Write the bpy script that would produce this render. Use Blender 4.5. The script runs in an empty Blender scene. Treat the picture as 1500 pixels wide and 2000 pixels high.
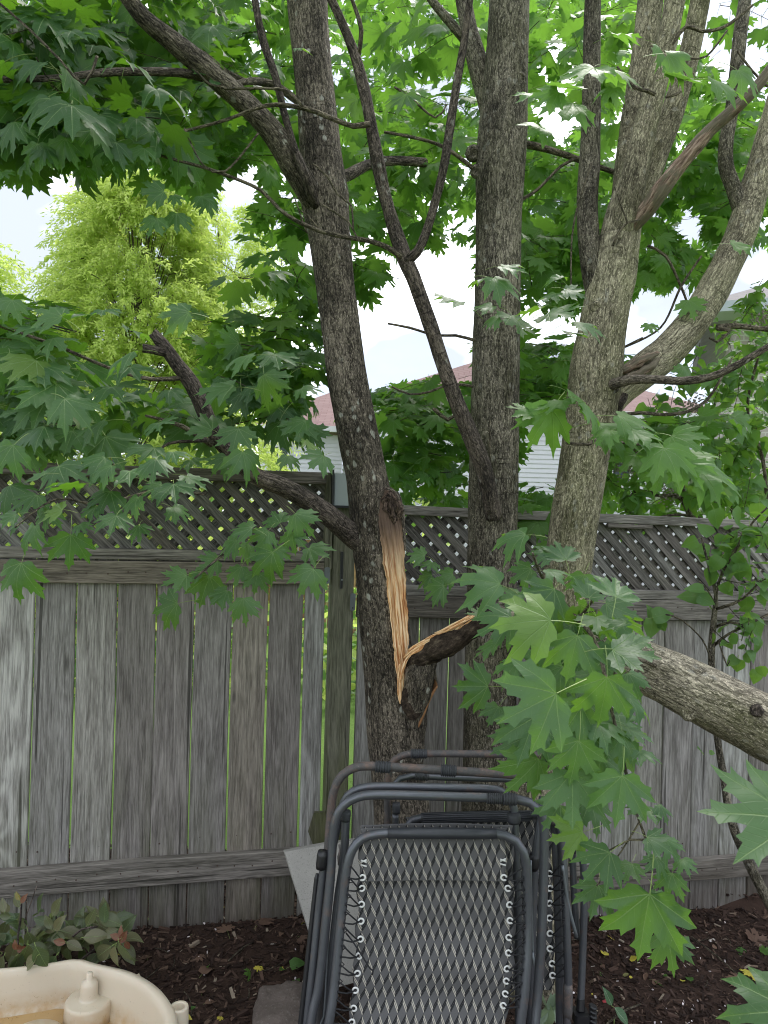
import bpy, math, random
import numpy as np
from mathutils import Vector, Matrix, noise as mn
random.seed(7); np.random.seed(7)
SC = bpy.context.scene
COL = SC.collection
PI = math.pi
# ------------------------------------------------------------------ camera
F_PX = 1444.0
PITCH, ROLL = math.radians(0.55), 0.0258
CAM = Vector((0, 0, 1.70))
FW = Vector((0, math.cos(PITCH), math.sin(PITCH)))
_u0 = Vector((0, -math.sin(PITCH), math.cos(PITCH))); _r0 = Vector((1, 0, 0))
RT = (_r0*math.cos(ROLL) + _u0*math.sin(ROLL)).normalized()
UP = (_u0*math.cos(ROLL) - _r0*math.sin(ROLL)).normalized()
cd = bpy.data.cameras.new('camera'); cam = bpy.data.objects.new('camera', cd); COL.objects.link(cam)
cd.sensor_fit = 'VERTICAL'; cd.sensor_height = 36; cd.sensor_width = 27; cd.lens = 26
cd.clip_start = .05; cd.clip_end = 2000
m = Matrix.Identity(4)
for i in range(3):
    m[i][0] = RT[i]; m[i][1] = UP[i]; m[i][2] = -FW[i]; m[i][3] = CAM[i]
cam.matrix_world = m; SC.camera = cam
cd.dof.use_dof = True; cd.dof.focus_distance = 2.7; cd.dof.aperture_fstop = 13.0
# ------------------------------------------------------------------ world, sun, exposure
SUN_EL, SUN_AZ = math.radians(58), math.radians(25)     # bright overcast, sun high and behind the trees to the right
W = bpy.data.worlds.new('World'); SC.world = W; W.use_nodes = True
nt = W.node_tree; nt.nodes.clear()
wo = nt.nodes.new('ShaderNodeOutputWorld'); bg = nt.nodes.new('ShaderNodeBackground')
sk = nt.nodes.new('ShaderNodeTexSky'); sk.sky_type = 'NISHITA'; sk.sun_disc = False
sk.sun_elevation = SUN_EL; sk.sun_rotation = SUN_AZ; sk.air_density = 1.0; sk.dust_density = 2.0; sk.ozone_density = 1.0
tc = nt.nodes.new('ShaderNodeTexCoord'); nz = nt.nodes.new('ShaderNodeTexNoise')
nz.inputs['Scale'].default_value = 2.3; nz.inputs['Detail'].default_value = 6; nz.inputs['Roughness'].default_value = .55
mp = nt.nodes.new('ShaderNodeMapping'); mp.inputs['Scale'].default_value = (1, 1, 2.2); mp.inputs['Location'].default_value = (2.6, 1.9, 0.4)
cr = nt.nodes.new('ShaderNodeValToRGB'); cr.color_ramp.elements[0].position = .36; cr.color_ramp.elements[1].position = .56
cl = nt.nodes.new('ShaderNodeValToRGB')
cl.color_ramp.elements[0].position = .47; cl.color_ramp.elements[0].color = (2.6, 2.85, 3.4, 1)
cl.color_ramp.elements[1].position = .62; cl.color_ramp.elements[1].color = (9.6, 9.9, 10.3, 1)
nz2 = nt.nodes.new('ShaderNodeTexNoise'); nz2.inputs['Scale'].default_value = 2.6; nz2.inputs['Detail'].default_value = 4
mx = nt.nodes.new('ShaderNodeMix'); mx.data_type = 'RGBA'
L = nt.links.new
L(tc.outputs['Generated'], mp.inputs['Vector']); L(mp.outputs[0], nz.inputs['Vector']); L(mp.outputs[0], nz2.inputs['Vector'])
L(nz.outputs['Fac'], cr.inputs[0]); L(nz2.outputs['Fac'], cl.inputs[0])
mr = nt.nodes.new('ShaderNodeMapRange'); mr.inputs['To Min'].default_value = .72; mr.inputs['To Max'].default_value = 1.0
L(cr.outputs[0], mr.inputs['Value']); L(mr.outputs[0], mx.inputs['Factor'])
L(sk.outputs[0], mx.inputs['A']); L(cl.outputs[0], mx.inputs['B']); L(mx.outputs['Result'], bg.inputs[0])
bg.inputs[1].default_value = .10
L(bg.outputs[0], wo.inputs[0])
sd = bpy.data.lights.new('sun', 'SUN'); sun = bpy.data.objects.new('sun', sd); COL.objects.link(sun)
sd.energy = 1.4; sd.angle = math.radians(14); sd.color = (1, .96, .9)
# sky sun_rotation is measured clockwise from +Y
sdir = Vector((math.sin(SUN_AZ)*math.cos(SUN_EL), math.cos(SUN_AZ)*math.cos(SUN_EL), math.sin(SUN_EL)))
sun.rotation_euler = sdir.to_track_quat('Z', 'Y').to_euler()
vs = SC.view_settings; vs.view_transform = 'Standard'; vs.look = 'None'; vs.gamma = 1; vs.use_curve_mapping = False; vs.exposure = 1.75
SC.render.engine = 'CYCLES'; SC.cycles.use_denoising = True; SC.cycles.max_bounces = 10; SC.cycles.transparent_max_bounces = 8
SC.cycles.sample_clamp_indirect = 6
SC.cycles.pixel_filter_type = 'BLACKMAN_HARRIS'; SC.cycles.filter_width = 1.05
# ------------------------------------------------------------------ geometry helpers
def ray(px, py):
    return RT*((px-750)/F_PX) + UP*((1000-py)/F_PX) + FW
def P(px, py, Y):
    d = ray(px, py); return CAM + d*(Y/d.y)
def PZ(px, py, z):
    d = ray(px, py); return CAM + d*((z-CAM.z)/d.z)
def proj(p):
    d = Vector(p)-CAM; w = d.dot(FW)
    if w < .05: return (-9999, -9999, w)
    return (750+F_PX*d.dot(RT)/w, 1000-F_PX*d.dot(UP)/w, w)
def pxr(px, Y): return px*Y/F_PX/2     # radius in metres of something px pixels wide at depth Y

def ground_z(x, y):
    t = max(0, min(1, (x+.35)/1.0)); t = t*t*(3-2*t)
    z = .02 - .12*t - .03*max(0, x-.5)
    if y > 3.6: z = z*0.6
    return z + .018*mn.noise(Vector((x*1.7, y*1.7, 0))) + .008*mn.noise(Vector((x*7, y*7, 3)))

def link(o, parent=None):
    COL.objects.link(o)
    if parent is not None: o.parent = parent
    return o
def tag(o, label=None, cat=None, group=None, kind=None):
    if label: o['label'] = label
    if cat: o['category'] = cat
    if group: o['group'] = group
    if kind: o['kind'] = kind
    return o
def thing(name, loc, label, cat, group=None):
    o = bpy.data.objects.new(name, None); o.empty_display_size = .1; o.location = loc
    COL.objects.link(o); return tag(o, label, cat, group)

class MB:
    """mesh builder: verts, faces, material index, optional point vector attribute 'bk'"""
    def __init__(s): s.v = []; s.f = []; s.m = []; s.a = []; s.uv = None
    def add(s, verts, faces, mi=0, attr=None):
        b = len(s.v); s.v += [tuple(v) for v in verts]; s.f += [tuple(b+i for i in f) for f in faces]
        s.m += [mi]*len(faces); s.a += (attr if attr else [(v[0], v[1], v[2]) for v in verts])
        return s
    def box(s, c, size, rot=None, mi=0, ch=0):
        x, y, z = size[0]/2, size[1]/2, size[2]/2
        if ch <= 0:
            vs_ = [(-x,-y,-z),(x,-y,-z),(x,y,-z),(-x,y,-z),(-x,-y,z),(x,-y,z),(x,y,z),(-x,y,z)]
            fs = [(0,3,2,1),(4,5,6,7),(0,1,5,4),(1,2,6,5),(2,3,7,6),(3,0,4,7)]
        else:
            prof = [(-x+ch,-y),(x-ch,-y),(x,-y+ch),(x,y-ch),(x-ch,y),(-x+ch,y),(-x,y-ch),(-x,-y+ch)]
            vs_ = [(a,b,-z) for a,b in prof]+[(a,b,z) for a,b in prof]
            fs = [tuple(range(7,-1,-1)), tuple(range(8,16))]+[(i,(i+1)%8,8+(i+1)%8,8+i) for i in range(8)]
        c = Vector(c)
        vv = [(rot @ Vector(v) if rot else Vector(v))+c for v in vs_]
        return s.add(vv, fs, mi)
    def prism(s, poly, h0, h1, fn, mi=0):
        """poly: list of 2D; fn(a,b,h)->3D"""
        n = len(poly); vs_ = [fn(a,b,h0) for a,b in poly]+[fn(a,b,h1) for a,b in poly]
        fs = [tuple(range(n-1,-1,-1)), tuple(range(n,2*n))]+[(i,(i+1)%n,n+(i+1)%n,n+i) for i in range(n)]
        return s.add(vs_, fs, mi)
    def lathe(s, c, prof, seg=24, mi=0, rot=None, cap=True):
        c = Vector(c); vs_ = []
        for r, z in prof:
            for k in range(seg):
                a = 2*PI*k/seg; p = Vector((r*math.cos(a), r*math.sin(a), z)); vs_.append((rot @ p if rot else p)+c)
        fs = []
        for i in range(len(prof)-1):
            for k in range(seg):
                k2 = (k+1)%seg; fs.append((i*seg+k, i*seg+k2, (i+1)*seg+k2, (i+1)*seg+k))
        if cap: fs.append(tuple(range(seg-1,-1,-1))); fs.append(tuple(range((len(prof)-1)*seg, len(prof)*seg)))
        return s.add(vs_, fs, mi)
    def tube(s, pts, seg=10, step=.03, amp=0, freq=6, mi=0, cap=True, smooth=True, jag=0, seed=0, squash=1, rings=0):
        """pts: [(Vector, radius)]"""
        P_, R_ = resample(pts, step) if smooth else ([Vector(p) for p, r in pts], [r for p, r in pts])
        n = len(P_); vs_ = []; at = []; ln = 0
        t = (P_[1]-P_[0]).normalized(); ref = Vector((0,-1,0)) if abs(t.y) < .9 else Vector((1,0,0))
        nrm = (ref - t*ref.dot(t)).normalized()
        off = Vector((seed*7.3, seed*3.1, seed*1.7))
        for i in range(n):
            if i: ln += (P_[i]-P_[i-1]).length
            tt = (P_[min(i+1,n-1)]-P_[max(i-1,0)]).normalized()
            nrm = (nrm - tt*nrm.dot(tt)).normalized(); bn = tt.cross(nrm)
            for k in range(seg):
                a = 2*PI*k/seg; ca, sa = math.cos(a), math.sin(a); r = R_[i]
                if amp:
                    q = Vector((ca*R_[i], sa*R_[i], ln*.6))*freq + off
                    r *= 1 + amp*(mn.noise(q) + .5*mn.noise(q*2.7)) + (amp*.35*mn.noise(Vector((ca*R_[i]*55, sa*R_[i]*55, ln*9))+off) if seg > 20 else 0)
                if rings:
                    r += rings*(.5+.5*math.sin(ln*2*PI/.0065))
                p = P_[i] + nrm*(ca*r) + bn*(sa*r*squash)
                if jag and i == n-1: p = p + tt*(jag*mn.noise(Vector((ca*3, sa*3, seed))) + jag*random.uniform(-.5,.5))
                vs_.append(p); at.append((ca*R_[i]+seed, sa*R_[i], ln))
        fs = []
        for i in range(n-1):
            for k in range(seg):
                k2 = (k+1)%seg; fs.append((i*seg+k, i*seg+k2, (i+1)*seg+k2, (i+1)*seg+k))
        if cap: fs.append(tuple(range(seg-1,-1,-1))); fs.append(tuple(range((n-1)*seg, n*seg)))
        return s.add(vs_, fs, mi, at)
    def build(s, name, mats, parent=None, smooth=False, loc=None, rot=None):
        me = bpy.data.meshes.new(name); me.from_pydata(s.v, [], s.f)
        for mm in (mats if isinstance(mats, (list, tuple)) else [mats]): me.materials.append(mm)
        me.polygons.foreach_set('material_index', s.m)
        if smooth: me.polygons.foreach_set('use_smooth', [True]*len(s.f))
        at = me.attributes.new('bk', 'FLOAT_VECTOR', 'POINT'); at.data.foreach_set('vector', np.array(s.a, dtype=np.float32).ravel())
        me.update()
        o = bpy.data.objects.new(name, me)
        if loc is not None: o.location = loc
        if rot is not None: o.rotation_euler = rot
        return link_local(o, parent)
def link_local(o, parent):
    """meshes are written in world coordinates: keep them there under a parent that stands elsewhere"""
    COL.objects.link(o)
    if parent is not None:
        o.parent = parent; o.matrix_parent_inverse = Matrix.Translation(-root_loc(parent))
    return o
def root_loc(p):
    v = Vector(p.location)
    return v
def resample(pts, step):
    ps = [Vector(p) for p, r in pts]; rs = [r for p, r in pts]
    P_, R_ = [], []
    n = len(ps)
    for i in range(n-1):
        p0 = ps[max(i-1,0)]; p1 = ps[i]; p2 = ps[i+1]; p3 = ps[min(i+2,n-1)]
        k = max(1, int((p2-p1).length/step))
        for j in range(k):
            t = j/k
            P_.append(.5*((2*p1)+(p2-p0)*t+(2*p0-5*p1+4*p2-p3)*t*t+(3*p1-p0-3*p2+p3)*t**3))
            R_.append(rs[i]*(1-t)+rs[i+1]*t)
    P_.append(ps[-1]); R_.append(rs[-1])
    return P_, R_
def fillet(pts, r, n=7):
    """polyline with rounded corners"""
    out = [Vector(pts[0])]
    for i in range(1, len(pts)-1):
        a, b, c = Vector(pts[i-1]), Vector(pts[i]), Vector(pts[i+1])
        rr = min(r, (a-b).length*.49, (c-b).length*.49)
        p0 = b+(a-b).normalized()*rr; p1 = b+(c-b).normalized()*rr
        for j in range(n+1):
            t = j/n; out.append(p0*(1-t)**2 + b*2*t*(1-t) + p1*t*t)
    out.append(Vector(pts[-1])); return out

# ------------------------------------------------------------------ material helpers
class M_:
    def __init__(s, name):
        s.m = bpy.data.materials.new(name); s.m.use_nodes = True; s.t = s.m.node_tree; s.t.nodes.clear()
        s.out = s.n('ShaderNodeOutputMaterial')
    def n(s, typ, **kw):
        nd = s.t.nodes.new(typ)
        for k, v in kw.items(): setattr(nd, k, v)
        return nd
    def l(s, a, b): s.t.links.new(a, b)
    def val(s, nd, i, v):
        if hasattr(v, 'is_linked') or hasattr(v, 'links'): s.l(v, nd.inputs[i])
        elif v is not None: nd.inputs[i].default_value = v
    def math(s, op, a, b=None, c=None, clamp=False):
        nd = s.n('ShaderNodeMath', operation=op, use_clamp=clamp); s.val(nd, 0, a)
        if b is not None: s.val(nd, 1, b)
        if c is not None: s.val(nd, 2, c)
        return nd.outputs[0]
    def vmath(s, op, a, b=None):
        nd = s.n('ShaderNodeVectorMath', operation=op); s.val(nd, 0, a)
        if b is not None: s.val(nd, 1, b)
        return nd.outputs[0]
    def sep(s, v):
        nd = s.n('ShaderNodeSeparateXYZ'); s.l(v, nd.inputs[0]); return nd.outputs
    def comb(s, x, y, z):
        nd = s.n('ShaderNodeCombineXYZ'); s.val(nd,0,x); s.val(nd,1,y); s.val(nd,2,z); return nd.outputs[0]
    def coord(s, kind='Object'):
        return s.n('ShaderNodeTexCoord').outputs[kind]
    def attr(s, name='bk'):
        return s.n('ShaderNodeAttribute', attribute_name=name).outputs['Vector']
    def pos(s): return s.n('ShaderNodeNewGeometry').outputs['Position']
    def scale(s, v, sc): return s.vmath('MULTIPLY', v, sc)
    def noise(s, v, scale=5, detail=3, rough=.55, dist=0):
        nd = s.n('ShaderNodeTexNoise'); s.l(v, nd.inputs['Vector']); nd.inputs['Scale'].default_value = scale
        nd.inputs['Detail'].default_value = detail; nd.inputs['Roughness'].default_value = rough; nd.inputs['Distortion'].default_value = dist
        return nd.outputs['Fac']
    def voro(s, v, scale=5, feat='F1', out='Distance', rnd=1):
        nd = s.n('ShaderNodeTexVoronoi', feature=feat); s.l(v, nd.inputs['Vector']); nd.inputs['Scale'].default_value = scale
        nd.inputs['Randomness'].default_value = rnd
        return nd.outputs[out]
    def ramp(s, f, stops, interp='LINEAR'):
        nd = s.n('ShaderNodeValToRGB'); s.l(f, nd.inputs[0]); r = nd.color_ramp; r.interpolation = interp
        while len(r.elements) < len(stops): r.elements.new(.5)
        for e, (p, c) in zip(r.elements, stops):
            e.position = p; e.color = (c, c, c, 1) if isinstance(c, (int, float)) else (*c, 1)
        return nd.outputs[0]
    def mix(s, f, a, b, blend='MIX'):
        nd = s.n('ShaderNodeMix', data_type='RGBA', blend_type=blend)
        for key, v in (('Factor', f), ('A', a), ('B', b)):
            i = [x for x in nd.inputs if x.name == key and x.enabled][0]
            if hasattr(v, 'links'): s.l(v, i)
            elif isinstance(v, tuple): i.default_value = (*v, 1)
            else: i.default_value = v
        return [x for x in nd.outputs if x.enabled][0]
    def rnd(s): return s.n('ShaderNodeObjectInfo').outputs['Random']
    def island(s): return s.n('ShaderNodeNewGeometry').outputs['Random Per Island']
    def bump(s, h, strength=.5, dist=.01):
        nd = s.n('ShaderNodeBump'); s.l(h, nd.inputs['Height']); nd.inputs['Strength'].default_value = strength; nd.inputs['Distance'].default_value = dist
        return nd.outputs[0]
    def bsdf(s, col, rough=.8, normal=None, metal=0, spec=.5, **kw):
        b = s.n('ShaderNodeBsdfPrincipled')
        if isinstance(col, tuple): b.inputs['Base Color'].default_value = (*col, 1)
        else: s.l(col, b.inputs['Base Color'])
        s.val(b, 'Roughness', rough); s.val(b, 'Metallic', metal); b.inputs['Specular IOR Level'].default_value = spec
        if normal is not None: s.l(normal, b.inputs['Normal'])
        for k, v in kw.items(): s.val(b, k, v)
        return b.outputs[0]
    def done(s, sh): s.l(sh, s.out.inputs[0]); return s.m

def mat_wood(name, dark, light, bands=70, algae=.35, base_z=.35, contrast=1.0):
    m = M_(name)
    r = m.rnd(); off = m.comb(m.math('MULTIPLY', r, 37.0), m.math('MULTIPLY', r, 91.0), m.math('MULTIPLY', r, 53.0))
    oc = m.coord('Object'); v = m.vmath('ADD', oc, off)
    x, y, z = m.sep(oc)
    n1 = m.noise(m.scale(v, (5.5, 5.5, 1.15)), 1, 2, .45)
    n2 = m.noise(m.scale(v, (16, 16, 2.2)), 1, 3, .5)
    # knots
    kv = m.scale(v, (7.0, .001, 1.9)); kd = m.voro(kv, 1)
    knot = m.math('POWER', m.math('SUBTRACT', 1.0, m.math('MULTIPLY', kd, 3.2), clamp=True), 1.5)
    ph = m.math('ADD', m.math('ADD', m.math('MULTIPLY', x, 95.0), m.math('MULTIPLY', n1, float(bands)*.75)),
                m.math('ADD', m.math('MULTIPLY', n2, 7.0), m.math('MULTIPLY', knot, 15.0)))
    sn = m.math('MULTIPLY_ADD', m.math('SINE', ph), .5, .5)
    fine = m.noise(m.scale(v, (190, 190, 14)), 1, 3, .65)
    med = m.noise(m.scale(v, (75, 75, 3.5)), 1, 3, .6)
    blot = m.noise(m.scale(v, (9, 9, 2.2)), 1, 4, .6)
    g = m.math('ADD', m.math('MULTIPLY', m.math('POWER', sn, 1.8), m.math('MULTIPLY_ADD', m.math('POWER', m.math('FRACT', m.math('MULTIPLY', r, 7.3)), 3.0), .17*contrast, .045)), m.math('ADD', m.math('MULTIPLY', fine, .56), m.math('MULTIPLY', med, .36)))
    g = m.math('ADD', g, m.math('MULTIPLY', m.math('SUBTRACT', blot, .5), .22))
    c = m.ramp(g, [(.33, dark), (.49, tuple((a+b)/2 for a, b in zip(dark, light))), (.66, light)])
    # every piece weathered to its own tone
    tone = m.ramp(r, [(0, (.68, .63, .61)), (.25, (1.1, 1.12, 1.15)), (.5, (.76, .71, .71)), (.75, (1.35, 1.40, 1.42)), (1, (.92, .84, .76))])
    c = m.mix(1.0, c, tone, 'MULTIPLY')
    kmask = m.math('MULTIPLY', m.ramp(kd, [(.03, 1.0), (.075, 0.0)]), .75)
    c = m.mix(kmask, c, tuple(q*.35 for q in dark))
    ga = m.math('ABSOLUTE', m.math('SUBTRACT', m.noise(m.scale(v, (48, 48, 1.3)), 1, 2, .5), .5)); gb = m.math('ABSOLUTE', m.math('SUBTRACT', m.noise(m.scale(v, (105, 105, 3.2)), 1, 2, .5), .5))
    lines = m.math('MAXIMUM', m.math('MULTIPLY', m.ramp(ga, [(.004, 1.0), (.022, 0.0)]), .8), m.math('MULTIPLY', m.ramp(gb, [(.003, 1.0), (.03, 0.0)]), .55))
    c = m.mix(m.math('MULTIPLY', lines, .45), c, tuple(q*.42 for q in dark))
    crack = m.ramp(m.noise(m.scale(v, (55, 55, .55)), 1, 2, .4), [(.30, 1.0), (.325, 0.0)])
    c = m.mix(m.math('MULTIPLY', crack, .8), c, tuple(q*.3 for q in dark))
    # algae stain creeping up from the ground and in patches
    wz = m.sep(m.pos())[2]
    am = m.math('MULTIPLY', m.ramp(wz, [(base_z-.02 if base_z > .02 else 0, .9), (min(base_z+.55, 1), .12)]), m.ramp(m.noise(m.scale(v, (14, 14, 2)), 1, 4, .6), [(.35, 0.0), (.65, 1.0)]))
    c = m.mix(m.math('MULTIPLY', am, algae*1.6, clamp=True), c, (.075, .085, .028))
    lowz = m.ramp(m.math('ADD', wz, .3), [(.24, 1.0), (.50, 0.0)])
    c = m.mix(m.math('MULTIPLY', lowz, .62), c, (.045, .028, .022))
    h = m.math('ADD', m.math('MULTIPLY', sn, .08), m.math('SUBTRACT', m.math('MULTIPLY', fine, .8), m.math('ADD', m.math('MULTIPLY', lines, .8), m.math('MULTIPLY', crack, 1.5))))
    return m.done(m.bsdf(c, .86, m.bump(h, .7, .003), spec=.3))

def mat_bark(name, dark, light, green=0.0, lich=.5, contrast=1.0, ringy=1.0, fis=.48):
    m = M_(name); v = m.attr('bk')
    fiss = m.noise(m.scale(v, (190, 190, 55)), 1, 3, .75)
    fis2 = m.noise(m.scale(v, (95, 95, 20)), 1, 3, .65, .2)
    ring = m.noise(m.scale(v, (9, 9, 95)), 1, 3, .6)
    blot = m.noise(m.scale(v, (9, 9, 4)), 1, 4, .6)
    g = m.math('ADD', m.math('MULTIPLY', fiss, .62), m.math('MULTIPLY', fis2, .38))
    g = m.math('ADD', g, m.math('MULTIPLY', m.math('SUBTRACT', blot, .5), .55))
    c = m.ramp(g, [(.35, tuple(q*.7 for q in dark)), (.48, tuple(a*.6+b*.4 for a, b in zip(dark, light))), (.58, light), (.70, tuple(min(1, q*1.5) for q in light))])
    rmask = m.math('MULTIPLY', m.ramp(ring, [(.60, 0.0), (.70, 1.0)]), m.ramp(m.noise(m.scale(v, (7, 7, 2.5)), 1, 3, .6), [(.45, 0.0), (.6, 1.0)]))
    c = m.mix(m.math('MULTIPLY', rmask, .55*ringy), c, tuple(q*.6 for q in dark))
    bl2 = m.noise(m.scale(v, (5, 5, 1.6)), 1, 3, .6)
    c = m.mix(m.ramp(bl2, [(.36, .35), (.52, 0.0)]), c, tuple(q*.75 for q in dark))
    if green:
        gm = m.ramp(m.noise(m.scale(v, (6, 6, 2.2)), 1, 4, .6), [(.42, 0.0), (.62, 1.0)])
        c = m.mix(m.math('MULTIPLY', gm, green), c, (.16, .17, .06))
    rg = m.math('ABSOLUTE', m.math('SUBTRACT', m.noise(m.scale(v, (58, 58, 15)), 1, 3, .6, .3), .5)); rl = m.ramp(rg, [(.006, 1.0), (.035, 0.0)])
    c = m.mix(m.math('MULTIPLY', rl, fis), c, tuple(q*.35 for q in dark))
    spk = m.math('MULTIPLY', m.ramp(m.noise(m.scale(v, (210, 210, 120)), 1, 2, .6), [(.575, 0.0), (.64, 1.0)]), m.ramp(blot, [(.35, .2), (.6, .75)]))
    c = m.mix(spk, c, tuple(min(1, q*1.9) for q in light))
    ld = m.voro(m.vmath('ADD', m.scale(v, (27, 27, 22)), m.comb(m.math('MULTIPLY', fis2, 1.1), 0.0, m.math('MULTIPLY', fis2, .8))), 1)
    lsel = m.ramp(m.noise(m.scale(v, (11, 11, 5)), 1, 2, .5), [(.53, 0.0), (.58, 1.0)])
    lm = m.math('MULTIPLY', m.ramp(ld, [(.20, 1.0), (.29, 0.0)]), lsel)
    c = m.mix(m.math('MULTIPLY', lm, lich), c, (.42, .41, .36))
    h = m.math('ADD', m.math('MULTIPLY', fiss, .6), m.math('ADD', m.math('MULTIPLY', fis2, .9), m.math('ADD', m.math('MULTIPLY', rl, -.7), m.math('MULTIPLY', rmask, -.8))))
    return m.done(m.bsdf(c, .92, m.bump(h, 1.0, .014*contrast), spec=.25))

def mat_leaf(name, top_a, top_b, trans, bottom=(.16, .25, .10), vein=(.24, .36, .13), tfac=.42, gloss=.50, spots=True):
    m = M_(name)
    uvn = m.n('ShaderNodeUVMap', uv_map='sd').outputs[0]
    s_, d_, _ = m.sep(uvn)
    isl = m.math('FRACT', m.math('ADD', m.island(), m.rnd()))
    wv = m.math('MULTIPLY_ADD', s_, -.008, .014)
    main = m.math('SUBTRACT', 1.0, m.math('DIVIDE', d_, m.math('MAXIMUM', wv, .003)), clamp=True)
    chev = m.math('FRACT', m.math('MULTIPLY', m.math('SUBTRACT', s_, m.math('MULTIPLY', d_, .9)), 8.5))
    cl_ = m.math('ABSOLUTE', m.math('SUBTRACT', chev, .5))
    sec = m.math('MULTIPLY', m.math('SUBTRACT', 1.0, m.math('MULTIPLY', cl_, 16.0), clamp=True), m.math('SUBTRACT', 1.0, m.math('MULTIPLY', d_, 3.0), clamp=True))
    big = m.noise(m.pos(), 3.0, 2, .5); fine = m.noise(m.pos(), 55.0, 3, .6)
    f = m.math('ADD', m.math('MULTIPLY', isl, .65), m.math('MULTIPLY', big, .35))
    c = m.mix(f, top_a, top_b)
    c = m.mix(m.math('MULTIPLY', m.math('SUBTRACT', fine, .4), .35, clamp=True), c, tuple(q*.5 for q in top_a))
    yl = m.ramp(isl, [(.975, 0.0), (.98, 1.0)])
    c = m.mix(m.math('MULTIPLY', yl, .45), c, (.20, .30, .045))
    vm = m.math('ADD', m.math('MULTIPLY', main, .85), m.math('MULTIPLY', sec, .26), clamp=True)
    c = m.mix(vm, c, vein)
    if spots:
        sp = m.voro(m.pos(), 70.0); c = m.mix(m.math('MULTIPLY', m.ramp(sp, [(.05, 1.0), (.11, 0.0)]), .4), c, (.35, .42, .22))
    bf = m.n('ShaderNodeNewGeometry').outputs['Backfacing']
    cb = m.mix(.55, c, bottom)
    c2 = m.mix(bf, c, cb)
    h = m.math('ADD', m.math('MULTIPLY', main, -1.0), m.math('ADD', m.math('MULTIPLY', sec, -.5), m.math('MULTIPLY', fine, .3)))
    nb = m.bump(h, .45, .003)
    rough = m.math('MULTIPLY_ADD', bf, .3, gloss)
    pb = m.bsdf(c2, rough, nb, spec=.5)
    tb = m.n('ShaderNodeBsdfTranslucent')
    m.l(m.mix(m.math('MULTIPLY', vm, .6), m.mix(f, trans, tuple(q*1.18 for q in trans)), tuple(q*.55 for q in trans)), tb.inputs[0]); m.l(nb, tb.inputs['Normal'])
    ms = m.n('ShaderNodeMixShader'); ms.inputs[0].default_value = tfac; m.l(pb, ms.inputs[1]); m.l(tb.outputs[0], ms.inputs[2])
    return m.done(ms.outputs[0])

def mat_plain(name, col, rough=.7, var=.15, nscale=20, bump=.1, bdist=.002, metal=0, spec=.5, coords='Object'):
    m = M_(name); v = m.coord('Object') if coords == 'Object' else m.pos()
    n = m.noise(v, nscale, 4, .6)
    c = m.mix(n, tuple(q*(1-var) for q in col), tuple(min(1, q*(1+var)) for q in col))
    return m.done(m.bsdf(c, rough, m.bump(n, bump, bdist), metal=metal, spec=spec))

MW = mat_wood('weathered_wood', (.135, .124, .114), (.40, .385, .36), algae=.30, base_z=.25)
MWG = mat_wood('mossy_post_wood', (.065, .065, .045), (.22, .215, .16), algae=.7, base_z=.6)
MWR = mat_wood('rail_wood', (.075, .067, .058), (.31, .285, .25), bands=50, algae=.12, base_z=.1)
MWL = mat_wood('lattice_wood', (.045, .041, .037), (.24, .225, .205), bands=30, algae=0.0, base_z=.3)  # darker than the boards: the shade on the slats is put into the colour
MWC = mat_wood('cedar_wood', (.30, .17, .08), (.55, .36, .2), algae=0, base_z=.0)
MBA = mat_bark('bark_dark', (.034, .027, .021), (.215, .18, .142), lich=.85)
MBB = mat_bark('bark_mid', (.045, .037, .028), (.25, .22, .172), green=.15, lich=.4)
MBC = mat_bark('bark_light', (.085, .072, .047), (.37, .33, .235), green=.3, lich=.35, ringy=1.0, fis=.16, contrast=.6)
MBD = mat_bark('bark_dead', (.035, .028, .024), (.15, .12, .10), lich=.5)
MBT = mat_bark('bark_twig', (.06, .05, .035), (.20, .17, .12), lich=.2)
MBL = mat_bark('bark_fallen', (.075, .062, .043), (.41, .36, .275), green=.35, lich=.35, fis=.28, contrast=.8)
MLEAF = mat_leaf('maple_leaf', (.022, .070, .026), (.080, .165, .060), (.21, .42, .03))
MLEAFC = mat_leaf('maple_leaf_lit_tone', (.055, .14, .030), (.10, .21, .040), (.20, .42, .045), tfac=.46)  # lighter copy of the maple leaf: open canopy light put into the colour
MLEAFA = mat_leaf('maple_leaf_shade_tone', (.018, .062, .022), (.055, .125, .040), (.16, .36, .02), tfac=.42)  # darker copy of the maple leaf: shade under the left crown put into the colour
MLILAC = mat_leaf('lilac_leaf', (.045, .12, .032), (.10, .21, .05), (.30, .55, .06), tfac=.38)
MSHRUB = mat_leaf('shrub_leaf', (.030, .075, .030), (.16, .13, .07), (.2, .3, .06), tfac=.25, gloss=.35)
MRED = mat_leaf('red_shoot_leaf', (.13, .045, .03), (.20, .085, .04), (.35, .12, .05), tfac=.3, gloss=.35)
MPET = mat_plain('petiole', (.20, .28, .07), .5)
MYEL = mat_leaf('yellow_leaf', (.55, .48, .06), (.6, .52, .08), (.6, .5, .05), vein=(.4, .3, .05), bottom=(.5, .42, .1), tfac=.2)
MDEAD = mat_leaf('dead_leaf', (.09, .05, .035), (.17, .10, .065), (.1, .05, .02), vein=(.08, .05, .03), bottom=(.14, .10, .07), tfac=.1, spots=False, gloss=.8)

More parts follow.
